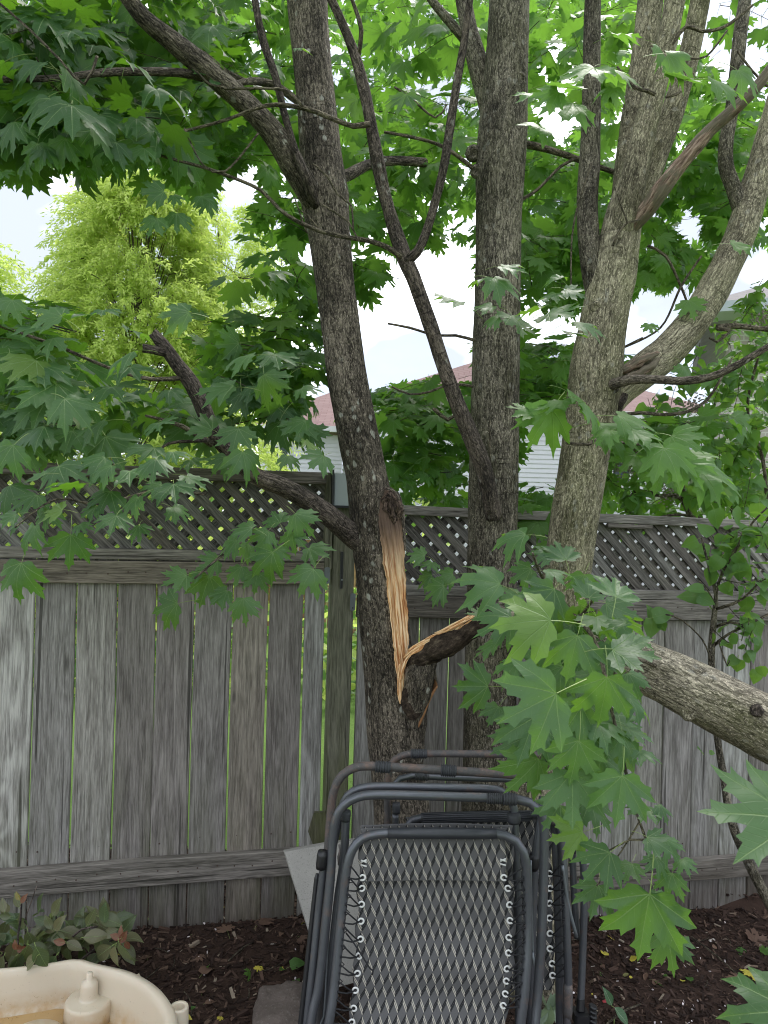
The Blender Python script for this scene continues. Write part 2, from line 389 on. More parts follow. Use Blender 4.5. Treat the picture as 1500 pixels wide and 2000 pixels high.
# ------------------------------------------------------------------ leaf meshes
HALF = [(0, 1.0), (.035, .885), (.060, .835), (.155, .815), (.115, .70), (.118, .61), (.145, .53),      # 0-6 : centre lobe, 6 = sinus
        (.215, .60), (.295, .69), (.335, .625), (.43, .675), (.585, .765), (.545, .63), (.535, .565), (.625, .525), (.525, .465), (.44, .385), (.385, .33),  # 7-17 : side lobe, 17 = sinus
        (.50, .355), (.61, .37), (.725, .345), (.635, .245), (.585, .185), (.60, .075), (.47, .075), (.37, .02), (.315, -.075), (.19, -.075), (.08, -.03)]   # 18-28 basal lobe
def maple_arrays(seed, curl=.18, fold=.12, sub=False, pet=True):
    rs = random.Random(seed)
    V = [(0, 0)]; idx = {}
    polys = []            # (lobe dir, [outline verts])
    def pt(p):
        k = (round(p[0], 4), round(p[1], 4))
        if k not in idx: idx[k] = len(V); V.append(k)
        return idx[k]
    idx[(0, 0)] = 0
    jit = [(rs.uniform(-.025, .025), rs.uniform(-.025, .025)) for _ in HALF]
    tris = []
    for sx in (1, -1):
        H = [((x + (jit[i][0]*(1 if sx > 0 else .6) if i not in (0,) else 0))*sx, y+jit[i][1]*.7) for i, (x, y) in enumerate(HALF)]
        lobes = [([0, 1, 2, 3, 4, 5, 6], H[0]), ([6, 7, 8, 9, 10, 11], H[11]), ([11, 12, 13, 14, 15, 16, 17], H[11]),
                 ([17, 18, 19, 20], H[20]), ([20, 21, 22, 23, 24, 25, 26, 27, 28], H[20])]
        for ids, tip in lobes:
            d = Vector(tip).normalized(); tl = Vector(tip).length
            tipfirst = ids[0] in (0, 11, 20) and ids[0] == ids[0] and H[ids[0]] == tip
            # spine points on the vein
            sp = [pt((d.x*tl*t, d.y*tl*t)) for t in (.28, .55, .8)]
            chain = [pt(H[i]) for i in ids]
            if not tipfirst: chain = chain[::-1]      # tip first
            spine = [chain[0], sp[2], sp[1], sp[0], 0]
            # stitch spine to outline
            a, b = 0, 0; out = chain[1:]
            cur_s, cur_o = 0, 0
            tri = []
            o = out
            so = [Vector(V[i]).dot(d) for i in o]; ss = [Vector(V[i]).dot(d) for i in spine]
            i_s, i_o = 0, 0
            tri.append((spine[0], spine[1], o[0])); i_s = 1
            while i_s < len(spine)-1 or i_o < len(o)-1:
                adv_s = i_s < len(spine)-1 and (i_o >= len(o)-1 or ss[i_s] > so[i_o]-.02)
                if adv_s: tri.append((spine[i_s], spine[i_s+1], o[i_o])); i_s += 1
                else: tri.append((spine[i_s], o[i_o+1], o[i_o])); i_o += 1
            for t in tri: tris.append((t, d))
    # orientation & 3D
    ph = rs.uniform(0, 6)
    lobe_dirs = [Vector((0, 1)), Vector((.585, .765)).normalized(), Vector((-.585, .765)).normalized(), Vector((.725, .345)).normalized(), Vector((-.725, .345)).normalized()]
    def z_of(x, y):
        p = Vector((x, y)); r = p.length
        dv = min((abs(p.x*d.y-p.y*d.x) if p.dot(d) > 0 else r) for d in lobe_dirs)
        return -curl*r*r*(1+.3*math.sin(3*math.atan2(y, x)+ph)) + fold*dv*1.6 + .035*math.sin(7*x+ph)*math.cos(6*y+ph*2) + .05*math.sin(2.3*x+ph)
    F = []; UVs = []
    if sub:
        V2 = list(V); edge = {}
        def midp(a, b):
            k = (min(a, b), max(a, b))
            if k not in edge: edge[k] = len(V2); V2.append(((V2[a][0]+V2[b][0])/2, (V2[a][1]+V2[b][1])/2))
            return edge[k]
        nt_ = []
        for (a, b, c), d in tris:
            ab, bc, ca = midp(a, b), midp(b, c), midp(c, a)
            nt_ += [((a, ab, ca), d), ((ab, b, bc), d), ((ca, bc, c), d), ((ab, bc, ca), d)]
        tris = nt_; V = V2
    for (a, b, c), d in tris:
        A, B, C = V[a], V[b], V[c]
        ar = (B[0]-A[0])*(C[1]-A[1])-(B[1]-A[1])*(C[0]-A[0])
        if abs(ar) < 1e-7: continue
        t = (a, b, c) if ar > 0 else (a, c, b)
        F.append(t)
        UVs.append([(V[i][0]*d.x+V[i][1]*d.y, abs(V[i][0]*d.y-V[i][1]*d.x)) for i in t])
    V3 = [(x, y, z_of(x, y)) for x, y in V]
    MI = [0]*len(F)
    if pet:
        b = len(V3); n = 4; w = .0065
        for i in range(n+1):
            t = i/n; y = -.62*t; z = -.16*t*t+.002; ww = w*(1+.5*t)
            V3 += [(-ww, y, z), (ww, y, z), (0, y, z-ww*1.6)]
        for i in range(n):
            q = b+i*3
            for k in range(3):
                k2 = (k+1)%3
                F += [(q+k, q+k2, q+3+k2), (q+k, q+3+k2, q+3+k)]; UVs += [[(0, 0)]*3]*2; MI += [1, 1]
    return np.array(V3, dtype=np.float32), np.array(F, dtype=np.int32), np.array(UVs, dtype=np.float32), np.array(MI, dtype=np.int32)
def oval_arrays(seed, wid=.55, heart=False, curl=.2, fold=.25, pet=.25):
    rs = random.Random(seed); n = 7; V = []; F = []; U = []; MI = []
    prof = []
    for i in range(n+1):
        t = i/n
        w = math.sin(PI*t**(.62 if heart else .85))*(1-.12*t)*wid/2*(1.1 if heart else 1)
        if i == n: w = 0
        prof.append((t, max(w, 0)))
    ph = rs.uniform(0, 6)
    def z(x, y): return -curl*y*y+fold*abs(x)*1.4+.04*math.sin(6*y+ph)
    for t, w in prof:
        V += [(-w, t - (.12 if heart and t < .2 and w > 0 else 0)), (0, t), (w, t-(.12 if heart and t < .2 and w > 0 else 0))]
    for i in range(n):
        a = i*3
        for q in ((a, a+1, a+4), (a, a+4, a+3), (a+1, a+2, a+5), (a+1, a+5, a+4)):
            F.append(q); U.append([(V[k][1], abs(V[k][0])) for k in q]); MI.append(0)
    V3 = [(x, y, z(x, y)) for x, y in V]
    if pet:
        b = len(V3); w = .012
        for i in range(3):
            t = i/2; V3 += [(-w, -pet*t, -.05*t*t), (w, -pet*t, -.05*t*t), (0, -pet*t, -.05*t*t-w*1.5)]
        for i in range(2):
            q = b+i*3
            for k in range(3):
                k2 = (k+1)%3; F += [(q+k, q+k2, q+3+k2), (q+k, q+3+k2, q+3+k)]; U += [[(0, 0)]*3]*2; MI += [1, 1]
    return np.array(V3, dtype=np.float32), np.array(F, dtype=np.int32), np.array(U, dtype=np.float32), np.array(MI, dtype=np.int32)
def arrays_to_mesh(name, V, F, U, MI, mats):
    me = bpy.data.meshes.new(name); nf = len(F)
    me.vertices.add(len(V)); me.vertices.foreach_set('co', V.astype(np.float32).ravel())
    me.loops.add(nf*3); me.loops.foreach_set('vertex_index', F.astype(np.int32).ravel())
    me.polygons.add(nf); me.polygons.foreach_set('loop_start', np.arange(0, nf*3, 3, dtype=np.int32))
    me.polygons.foreach_set('loop_total', np.full(nf, 3, dtype=np.int32))
    for mm in mats: me.materials.append(mm)
    me.polygons.foreach_set('material_index', MI.astype(np.int32)); me.polygons.foreach_set('use_smooth', np.ones(nf, dtype=bool))
    uv = me.uv_layers.new(name='sd'); uv.data.foreach_set('uv', U.astype(np.float32).ravel())
    me.update(calc_edges=True); return me
class Kind:
    def __init__(s, arrs, mats): s.arrs = arrs; s.mats = mats; s._me = {}
    def mesh(s, i, mats=None):
        key = (i, tuple(x.name for x in (mats or s.mats)))
        if key not in s._me: s._me[key] = arrays_to_mesh('leaf', *s.arrs[i], mats or s.mats)
        return s._me[key]
MAPLE = Kind([maple_arrays(i, curl=.10+.06*i, fold=.06+.05*(i%3)) for i in range(6)], [MLEAF, MPET])
MAPLE_F = Kind([maple_arrays(i+20, curl=.05+.075*i, fold=.05+.075*(i%4), sub=True) for i in range(9)], [MLEAF, MPET])
HEART = Kind([oval_arrays(i, .78, True, .15+.1*i, .2) for i in range(4)], [MLILAC, MPET])
OVAL = Kind([oval_arrays(i+9, .55, False, .1+.12*i, .25, .12) for i in range(4)], [MSHRUB, MPET])

def frame_m(loc, tip, nrm, size):
    t = tip.normalized(); n = (nrm - t*nrm.dot(t))
    if n.length < 1e-4: n = Vector((0.3, .2, 1)) - t*Vector((0.3, .2, 1)).dot(t)
    n.normalize(); x = t.cross(n)
    m = np.eye(4, dtype=np.float32)
    for i in range(3): m[i, 0] = x[i]*size; m[i, 1] = t[i]*size; m[i, 2] = n[i]*size; m[i, 3] = loc[i]
    return m
class Foliage:
    """collects leaves of one plant; the largest in view become objects, the rest one stuff mesh"""
    def __init__(s, kind, mats=None): s.k = kind; s.L = []; s.mats = mats or kind.mats; s.twigs = MB()
    def leaf(s, loc, tip, nrm, size, var=None, hero=False, kind=None, mats=None):
        k = kind or s.k
        s.L.append((frame_m(loc, tip, nrm, size), random.randrange(len(k.arrs)) if var is None else var, hero, k, mats or s.mats, size))
    def build(s, parent, limit=300, minpx=12, foliage_name='foliage'):
        sc = []
        for e in s.L:
            x, y, w = proj((e[0][0, 3], e[0][1, 3], e[0][2, 3]))
            vis = -60 < x < 1560 and -60 < y < 2060 and w > .1
            sc.append((e[5]*F_PX/max(w, .1) if vis else 0)*(4 if e[2] else 1))
        order = sorted(range(len(s.L)), key=lambda i: -sc[i])
        singles = [i for i in order[:limit] if sc[i] > minpx]; rest = [i for i in order if i not in set(singles)]
        inv = Matrix.Translation(-root_loc(parent))
        for i in singles:
            M, var, hero, k, mats, size = s.L[i]
            o = bpy.data.objects.new('leaf', k.mesh(var, mats)); COL.objects.link(o); o.parent = parent; o.matrix_parent_inverse = inv
            o.matrix_basis = Matrix([[float(c) for c in r] for r in M])
        if rest:
            groups = {}
            for i in rest:
                M, var, hero, k, mats, size = s.L[i]; groups.setdefault((id(k), var, tuple(x.name for x in mats)), (k, var, mats, []))[3].append(M)
            VV, FF, UU, MM = [], [], [], []; base = 0; allm = []
            for k, var, mats, Ms in groups.values():
                V, F, U, MI = k.arrs[var]; Ms = np.array(Ms); n = len(Ms)
                vh = np.c_[V, np.ones(len(V), dtype=np.float32)]
                vv = np.einsum('nij,vj->nvi', Ms, vh)[:, :, :3].reshape(-1, 3)
                ff = (F[None]+(np.arange(n)*len(V))[:, None, None]+base).reshape(-1, 3); base += n*len(V)
                VV.append(vv); FF.append(ff); UU.append(np.tile(U, (n, 1, 1)).reshape(-1, 3, 2))
                mi0 = []
                for mm in mats:
                    if mm not in allm: allm.append(mm)
                    mi0.append(allm.index(mm))
                MM.append(np.tile(np.array(mi0)[MI], n))
            me = arrays_to_mesh(foliage_name, np.concatenate(VV), np.concatenate(FF), np.concatenate(UU), np.concatenate(MM), allm)
            o = bpy.data.objects.new(foliage_name, me); link_local(o, parent); o['kind'] = 'stuff'
        if s.twigs.v:
            o = s.twigs.build('twigs', [MBT, MPET], parent, smooth=True); o['kind'] = 'stuff'

HOLES = []     # (cx, cy, rx, ry) patches of open sky in the canopy, seen between the branches
def holed(p):
    x, y, w = proj(p)
    if w > 2.9 and y < 960 and mn.noise(Vector((p.x/w*46, p.z/w*46, 7.7)))+.5*mn.noise(Vector((p.x/w*110, p.z/w*110, 1.7))) > .24: return True
    for cx, cy, rx, ry in HOLES:
        q = ((x-cx)/rx)**2+((y-cy)/ry)**2
        if q < 1 + .25*mn.noise(Vector((x/40, y/40, cx))): return True
    return False
def rv(s=1): return Vector((random.gauss(0, s), random.gauss(0, s), random.gauss(0, s)))
def spray(fo, p0, d, length, size, up=Vector((0, 0, 1)), tocam=.35, droop=.5, twig=True, check=True, mats=None, w=.0022, spread=1):
    """one leafy twig: opposite pairs of leaves along it and one at its tip"""
    n = max(2, int(length/(size*.55))); p = Vector(p0); d = d.normalized(); pts = [(p.copy(), w)]
    for i in range(n+1):
        side = d.cross(Vector((0, 0, 1)))
        if side.length < .2: side = Vector((1, 0, 0))
        side.normalize()
        if i % 2: side = (side*.75+Vector((0, 0, random.choice((-.5, .5))))).normalized()
        prs = ((1, -1) if i < n else (1, -1, 0))
        for sgn in prs:
            pd = (side*sgn*spread + d*(.55 if sgn else 1.2) + rv(.25)).normalized()
            sz = size*random.uniform(.7, 1.15)*(1 if sgn else 1.05)
            base = p + pd*sz*.6
            if check and holed(base+pd*sz*.4): continue
            tipd = (pd + Vector((0, 0, -droop*random.uniform(.3, 1.5))) + rv(.18)).normalized()
            nn = up + (CAM-base).normalized()*tocam*random.uniform(-.2, 1.8) + rv(.35)
            fo.leaf(base, tipd, nn, sz, mats=mats)
        p = p + d*(length/n); d = (d + Vector((0, 0, -.07)) + rv(.08)).normalized(); pts.append((p.copy(), w*(1-.6*(i+1)/(n+1))))
    if twig and not (check and holed(pts[len(pts)//2][0])): fo.twigs.tube(pts, 4, .06, mi=0)
def fill(fo, cx, cy, rx, ry, Y0, Y1, count, size, length=.35, **kw):
    for _ in range(count):
        for _t in range(12):
            a, b = random.uniform(-1, 1), random.uniform(-1, 1)
            if a*a+b*b > 1: continue
            p = P(cx+a*rx, cy+b*ry, random.uniform(Y0, Y1))
            if not holed(p): break
        else: continue
        an = random.uniform(0, 2*PI); d = Vector((math.cos(an), math.sin(an), random.uniform(-.25, .35)))
        spray(fo, p-d*length*.5, d, length*random.uniform(.6, 1.3), size*random.uniform(.85, 1.15), **kw)
def hero(fo, lst, Yd=1.6, mats=None, realsize=None):
    """(x, y, width px, tip direction in degrees clockwise from right, facing 0..1 [, Y])"""
    for e in lst:
        x, y, w, a = e[:4]; f = e[4] if len(e) > 4 else .9; Y = e[5] if len(e) > 5 else Yd+random.uniform(-.1, .1)
        a = math.radians(a + random.uniform(-6, 6)); size = w*Y/F_PX/1.28
        d = RT*math.cos(a) - UP*math.sin(a)
        # facing: 1 = its upper side square to the viewer, small = seen edge-on, light from above on it
        n = -FW*f + UP*math.sqrt(max(0, 1-f*f)) + rv(.22)
        c = P(x, y, Y); t = (d - n.normalized()*d.dot(n.normalized())).normalized()
        fo.leaf(c - t*size*.38, t, n, size, hero=True, kind=MAPLE_F if fo.k is MAPLE else None, mats=mats)
# ================================================================== SETTING
# ground: a fine sheet of soil near the camera, lawn beyond the fence out to the horizon
def grid_sheet(name, x0, x1, y0, y1, nx, ny, zf, mat, kind='structure'):
    vs_ = []; fs = []
    for j in range(ny+1):
        for i in range(nx+1):
            x = x0+(x1-x0)*i/nx; y = y0+(y1-y0)*j/ny; vs_.append((x, y, zf(x, y)))
    for j in range(ny):
        for i in range(nx):
            a = j*(nx+1)+i; fs.append((a, a+1, a+nx+2, a+nx+1))
    b = MB(); b.add(vs_, fs); o = b.build(name, mat, None, smooth=True); return tag(o, kind=kind)
m = M_('soil'); v = m.pos()
n1 = m.noise(v, 26, 5, .65); n2 = m.noise(v, 160, 4, .7); n3 = m.noise(v, 2.2, 3, .5)
c = m.mix(n1, (.022, .014, .011), (.085, .052, .038)); c = m.mix(m.math('MULTIPLY', n3, .5), c, (.035, .022, .018))
c = m.mix(m.ramp(n2, [(.62, 0.0), (.75, .5)]), c, (.16, .10, .07))
MSOIL = m.done(m.bsdf(c, .95, m.bump(m.math('ADD', n1, m.math('MULTIPLY', n2, .5)), .9, .012), spec=.15))
m = M_('lawn'); v = m.pos(); n1 = m.noise(v, 1.2, 4, .6); n2 = m.noise(v, 60, 3, .7)
c = m.mix(n1, (.09, .19, .025), (.17, .28, .045)); c = m.mix(m.math('MULTIPLY', n2, .4), c, (.05, .10, .015))
MLAWN = m.done(m.bsdf(c, .9, m.bump(n2, .8, .03)))
grid_sheet('ground', -4, 5, -1.5, 3.72, 160, 110, ground_z, MSOIL)
def lawn_z(x, y): return -.06 + .04*mn.noise(Vector((x*.5, y*.5, 0)))
grid_sheet('lawn', -40, 40, 3.5, 60, 60, 60, lambda x, y: lawn_z(x, y)-(.10 if y < 4.3 else 0), MLAWN)
b = MB(); b.add([(-900,-900,-.22),(900,-900,-.22),(900,900,-.22),(-900,900,-.22)], [(0,1,2,3)]); tag(b.build('terrain', MLAWN), kind='structure')

# mulch: shredded bark chips, grit, petals (uncountable)
m = M_('mulch_chip'); i = m.island()
c = m.ramp(i, [(0, (.022, .013, .010)), (.3, (.030, .019, .015)), (.65, (.060, .037, .029)), (.90, (.10, .062, .046)), (.975, (.16, .11, .08)), (.996, (.30, .25, .19)), (1, (.45, .40, .36))])
MCHIP = m.done(m.bsdf(c, .85, m.bump(m.noise(m.pos(), 200, 3), .6, .003), spec=.2))
NCH = 30000
rs = np.random.RandomState(3)
VV = np.zeros((NCH, 8, 3), np.float32)
cx = rs.uniform(-1.75, 2.5, NCH); cy = rs.uniform(2.1, 3.75, NCH)
ln = rs.gamma(1.8, .0042, NCH)+.0025; ln = np.minimum(ln, .024); wd = ln*rs.uniform(.10, .38, NCH); th = wd*rs.uniform(.25, .7, NCH)
yaw = rs.uniform(0, 2*PI, NCH); pit = rs.normal(0, .32, NCH)
for k in range(8):
    sx = (-1, 1, 1, -1)[k % 4]; sy = (-1, -1, 1, 1)[k % 4]; sz = -1 if k < 4 else 1
    tap = np.where(sx > 0, rs.uniform(.3, 1, NCH), 1)
    lx = sx*ln; ly = sy*wd*tap; lz = sz*th
    X = lx*np.cos(pit)-lz*np.sin(pit); Z = lx*np.sin(pit)+lz*np.cos(pit)
    VV[:, k, 0] = cx+X*np.cos(yaw)-ly*np.sin(yaw); VV[:, k, 1] = cy+X*np.sin(yaw)+ly*np.cos(yaw); VV[:, k, 2] = Z
gz = np.array([ground_z(float(a), float(b_)) for a, b_ in zip(cx, cy)], np.float32); VV[:, :, 2] += (gz+th*.6+rs.uniform(0, .006, NCH))[:, None]
q = np.array([(0,3,2),(0,2,1),(4,5,6),(4,6,7),(0,1,5),(0,5,4),(1,2,6),(1,6,5),(2,3,7),(2,7,6),(3,0,4),(3,4,7)])
FF = (q[None]+(np.arange(NCH)*8)[:, None, None]).reshape(-1, 3)
me = arrays_to_mesh('mulch', VV.reshape(-1, 3), FF, np.zeros((len(FF), 3, 2), np.float32), np.zeros(len(FF), np.int32), [MCHIP])
me.polygons.foreach_set('use_smooth', np.zeros(len(FF), dtype=bool))
o = bpy.data.objects.new('mulch', me); COL.objects.link(o); tag(o, 'loose reddish brown shredded bark mulch covering the soil under the trees', 'mulch', kind='stuff')
# twigs lying on it
b = MB()
for k in range(90):
    x, y = random.uniform(-1.3, 2.2), random.uniform(2.35, 3.3); a = random.uniform(0, PI); l_ = random.uniform(.04, .16)
    pts = []
    for t in (-.5, -.1, .3, .5):
        xx, yy = x+math.cos(a+t*.5)*l_*t, y+math.sin(a+t*.5)*l_*t
        pts.append((Vector((xx, yy, ground_z(xx, yy)+.008+.01*t)), random.uniform(.001, .0024)))
    b.tube(pts, 5, .03, mi=0)
o = b.build('fallen_twigs', [MBT], smooth=True); tag(o, 'thin dry twigs scattered over the bark mulch', 'twigs', kind='stuff')

# ------------------------------------------------------------------ fence
TH = math.radians(13.0)
E = Vector((math.cos(TH), math.sin(TH), 0)); NF = Vector((math.sin(TH), -math.cos(TH), 0))   # along the fence, and towards the camera
FO = Vector((0, 3.20, 0))
def FS(px, py, off=0.0):
    d = ray(px, py); t = ((FO+NF*off)-CAM).dot(NF)/d.dot(NF); p = CAM+d*t
    return (p-FO).dot(E), p.z
def FP(s, z, off=0.0): return FO + E*s + NF*off + Vector((0, 0, z))
def zs(px, py, off=0): return FS(px, py, off)[1]
FROT = Matrix.Rotation(TH, 4, 'Z')
def place(o, loc, parent, rot=None):
    COL.objects.link(o); o.parent = parent; o.matrix_parent_inverse = Matrix.Translation(-root_loc(parent))
    o.location = loc
    if rot is not None: o.rotation_euler = rot
    return o
def plank(name, s0, s1, z0, z1, off, thick, mat, parent, horiz=False, ch=.003, tilt=0.0, top=None):
    """a plank whose length lies along its own Z"""
    w = (s1-s0); h = (z1-z0); b = MB()
    if horiz: dims = (h, thick, w)
    else: dims = (w, thick, h)
    x, y, z = dims[0]/2, dims[1]/2, dims[2]/2
    prof = [(-x+ch,-y),(x-ch,-y),(x,-y+ch),(x,y-ch),(x-ch,y),(-x+ch,y),(-x,y-ch),(-x,-y+ch)]
    nseg = 6; vs_ = []; fs = []; ph = random.uniform(0, 9); cup = random.uniform(-.0025, .0025); bow = random.uniform(-.003, .003)
    for i in range(nseg+1):
        zz = -z+2*z*i/nseg
        wob = .0012*math.sin(ph+i*1.3)
        for a, bb in prof: vs_.append((a+wob+bow*math.sin(PI*i/nseg), bb+cup*(1-(a/x)**2), zz))
        if i:
            q = (i-1)*8
            for k in range(8): fs.append((q+k, q+(k+1)%8, q+8+(k+1)%8, q+8+k))
    fs.append(tuple(range(7,-1,-1))); fs.append(tuple(range(nseg*8, nseg*8+8)))
    b.add(vs_, fs)
    me = bpy.data.meshes.new(name); me.from_pydata(b.v, [], b.f); me.materials.append(mat)
    o = bpy.data.objects.new(name, me)
    c = FP((s0+s1)/2, (z0+z1)/2, off)
    if horiz:
        R = (FROT @ Matrix.Rotation(PI/2-0+tilt, 4, 'Y'))
    else: R = (FROT @ Matrix.Rotation(tilt, 4, 'Y'))
    return place(o, c, parent, R.to_euler())
def clip(poly, x0, x1, y0, y1):
    def cut(pl, f, inter):
        out = []
        for i in range(len(pl)):
            a, b_ = pl[i], pl[(i+1) % len(pl)]
            fa, fb = f(a), f(b_)
            if fa: out.append(a)
            if fa != fb: out.append(inter(a, b_))
        return out
    def ix(v_): return lambda a, b_: (v_, a[1]+(b_[1]-a[1])*(v_-a[0])/(b_[0]-a[0]))
    def iy(v_): return lambda a, b_: (a[0]+(b_[0]-a[0])*(v_-a[1])/(b_[1]-a[1]), v_)
    for f, g in ((lambda p: p[0] >= x0, ix(x0)), (lambda p: p[0] <= x1, ix(x1)), (lambda p: p[1] >= y0, iy(y0)), (lambda p: p[1] <= y1, iy(y1))):
        if len(poly) < 3: return []
        poly = cut(poly, f, g)
    return poly
def lattice(parent, s0, s1, zb, zt, w=.0395, pitch=.0805, off=-.004, shear=0.0):
    """two layers of crossing slats, each slat a part"""
    h = zt-zb; hw = w/2*math.sqrt(2); k0 = int(-h/pitch)-1; k1 = int((s1-s0)/pitch)+2
    for layer, sg in ((0, 1), (1, -1)):       # layer 0 in front runs down to the right
        for k in range(k0, k1+int(h/pitch)+2):
            a = k*pitch + (0.02 if layer else 0) + random.uniform(-.002, .002)
            if sg == 1: poly = [(a-hw, h), (a+hw, h), (a+hw+h, 0), (a-hw+h, 0)]
            else: poly = [(a-hw, 0), (a+hw, 0), (a+hw+h, h), (a-hw+h, h)]
            poly = clip(poly, 0, s1-s0, 0, h)
            if len(poly) < 3: continue
            cxm = sum(p[0] for p in poly)/len(poly); czm = sum(p[1] for p in poly)/len(poly)
            # build with length along local Z so the grain follows the slat
            ang = PI/4*sg             # rotation of local Z in the fence plane
            ca, sa = math.cos(ang), math.sin(ang)
            loc2 = [((p[0]-cxm)*ca + (p[1]-czm)*sa*1, -(p[0]-cxm)*sa + (p[1]-czm)*ca) for p in poly]
            b = MB(); th = .009
            b.prism(loc2, -th/2, th/2, lambda x_, z_, y_: Vector((x_, y_, z_)))
            me = bpy.data.meshes.new('lattice_slat'); me.from_pydata(b.v, [], b.f); me.materials.append(MWL)
            o = bpy.data.objects.new('lattice_slat', me)
            yo = off - layer*.0105 + random.uniform(-.0006, .0006)
            c = FP(s0+cxm, zb+czm+shear*cxm, yo)
            # local x -> (ca, sa) in plane, local z -> (-sa, ca)
            R = Matrix(((E.x*ca, -NF.x, -E.x*sa), (E.y*ca, -NF.y, -E.y*sa), (sa, 0, ca)))
            place(o, c, parent, R.to_euler())
# ---- left panel
zc0, zc1 = zs(300, 935), zs(300, 911); zl0 = zs(300, 1072); zr0 = zs(300, 1094, .03); zm0 = zs(300, 1139, .04); zb0, zb1 = zs(300, 1733, .04), zs(300, 1682, .04)
sL1 = FS(636, 1145)[0]; sL0 = FS(0, 1145)[0]-.62
fl = thing('board_fence', FP(sL0, 0), 'weathered grey board fence section with lattice top, left of the mossy post', 'fence', 'sections of the garden fence')
gaps = [FS(x, 1145)[0] for x in (-88, -8, 70.4, 151, 230.6, 307, 382, 456, 526, 594.5, 637)]
gaps = [gaps[0]-.161*k for k in (3, 2, 1)] + gaps
gw = [.003, .003, .003, .003, .003, .005, .005, .005, .005, .006, .005, .007, .009]
for i in range(len(gaps)-1):
    g0 = gw[min(i, 12)]/2; g1 = gw[min(i+1, 12)]/2
    s0_, s1_ = gaps[i]+g0, gaps[i+1]-g1
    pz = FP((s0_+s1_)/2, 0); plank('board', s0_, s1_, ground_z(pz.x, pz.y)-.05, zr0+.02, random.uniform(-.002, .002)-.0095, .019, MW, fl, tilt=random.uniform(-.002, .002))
plank('bottom_rail', sL0, sL1-.004, zb0, zb1, .0195, .038, MWR, fl, horiz=True)
plank('middle_rail', sL0, sL1-.004, zm0, zr0-.002, .0195, .038, MWR, fl, horiz=True)
plank('lattice_rail', sL0, sL1-.004, zr0, zl0, .018, .034, MWR, fl, horiz=True)
plank('cap_rail', sL0, sL1-.001, zc0, zc1, .008, .060, MWR, fl, horiz=True, tilt=.0)
lattice(fl, sL0, sL1, zl0-.012, zc0+.004)
# ---- post
sp0, sp1 = FS(645, 1140)[0], FS(688, 1140)[0]
ztop = zs(660, 990)
fpst = thing('fence_post', FP((sp0+sp1)/2, 0), 'mossy square timber fence post between the two fence sections', 'post')
gpz = FP((sp0+sp1)/2, 0, .02)
plank('timber', sp0, sp1, ground_z(gpz.x, gpz.y)-.1, ztop, -.012, .09, MWG, fpst, ch=.005)
plank('trim_board', FS(634, 1000)[0], FS(648, 1000)[0], zs(640, 1110), zs(640, 924), .018, .05, MWG, fpst)
MBLK = mat_plain('black_plastic', (.012, .012, .014), .45, .2)
MGALV = mat_plain('galvanised_steel', (.16, .175, .19), .5, .2, 40, .1, metal=.6)
b = MB(); s_, z_ = FS(664, 1112); c = FP(s_, z_, .039)
b.box(c, (.012, .012, .155), FROT.to_3x3(), ch=.003)
b.build('latch_bar', MBLK, fpst)
b = MB(); s_, z_ = FS(664.5, 1131); b.lathe(FP(s_, z_, .0455), [(.0045, -.001), (.0045, .002), (.002, .003)], 10, rot=Matrix.Rotation(PI/2, 3, 'X')); b.build('screw', MGALV, fpst)
for (x_, y0, y1) in ((638.5, 1107, 1140), (688.5, 1158, 1192)):
    b = MB(); s_, za = FS(x_, y0, .03); _, zb = FS(x_, y1, .03)
    hw, hh = .0115, (za-zb)/2; prof = []
    for k in range(16):
        a = 2*PI*k/16; prof.append((max(-hw, min(hw, hw*1.25*math.cos(a))), (hh-hw)*(1 if math.sin(a) > 0 else -1)+hw*math.sin(a)))
    b.prism(prof, .038 if x_ < 650 else .040, .043, lambda a_, b_, h_: FP(s_+a_, (za+zb)/2+b_, h_))
    br = b.build('rail_bracket', MGALV, fpst)
    b2 = MB(); b2.lathe(FP(s_, zb+.012, .0435), [(.003, 0), (.003, .001)], 8, rot=Matrix.Rotation(PI/2, 3, 'X')); b2.build('bolt', MBLK, fpst)
# ---- pale box seen above the post, behind the fence line
gb = thing('utility_box', P(668, 960, 3.12), 'pale grey box with a dark base on top of the fence post', 'box')
b = MB(); c = P(668, 957, 3.14); b.box(c, (.085, .07, .135), FROT.to_3x3(), ch=.006); b.build('case', mat_plain('grey_enamel', (.36, .40, .40), .5, .05), gb)
b = MB(); b.box(P(669, 990, 3.13), (.092, .085, .010), FROT.to_3x3(), ch=.003); b.build('base', MBLK, gb)
b = MB(); b.box(P(648.5, 955, 3.10), (.007, .06, .16), FROT.to_3x3(), ch=.002); b.build('side_plate', MBLK, gb)
# ---- right panel: lower, falling slightly to the right
sl = (zs(1440, 1016)-zs(1165, 1004))/(FS(1440, 1016)[0]-FS(1165, 1004)[0])
sR0 = FS(690, 1200)[0]; sR1 = FS(1500, 1200)[0]+1.0
def zr(px, py, off=0):
    s, z = FS(px, py, off); return z - sl*(s-sR0)      # height at the left end
fr = thing('board_fence', FP(sR0, 0), 'weathered grey board fence section with lattice top, behind the trunks to the right', 'fence', 'sections of the garden fence')
wc1, wc0 = zr(1300, 1009), zr(1300, 1026); wl0 = zr(1300, 1151); wr0 = zr(1300, 1170, .03); wm0 = zr(1300, 1211, .04); wb1, wb0 = zr(1300, 1686, .04), zr(1300, 1727, .04)
gp = [696, 758, 819, 878, 937, 997, 1060, 1121, 1183, 1241, 1299, 1357, 1413.6, 1468, 1522, 1575]
gs = [FS(x, 1235)[0] for x in gp]; gs += [gs[-1]+.15*k for k in range(1, 7)]
gwR = [.010, .004, .009, .005] + [.004]*30
tl = math.atan(sl)
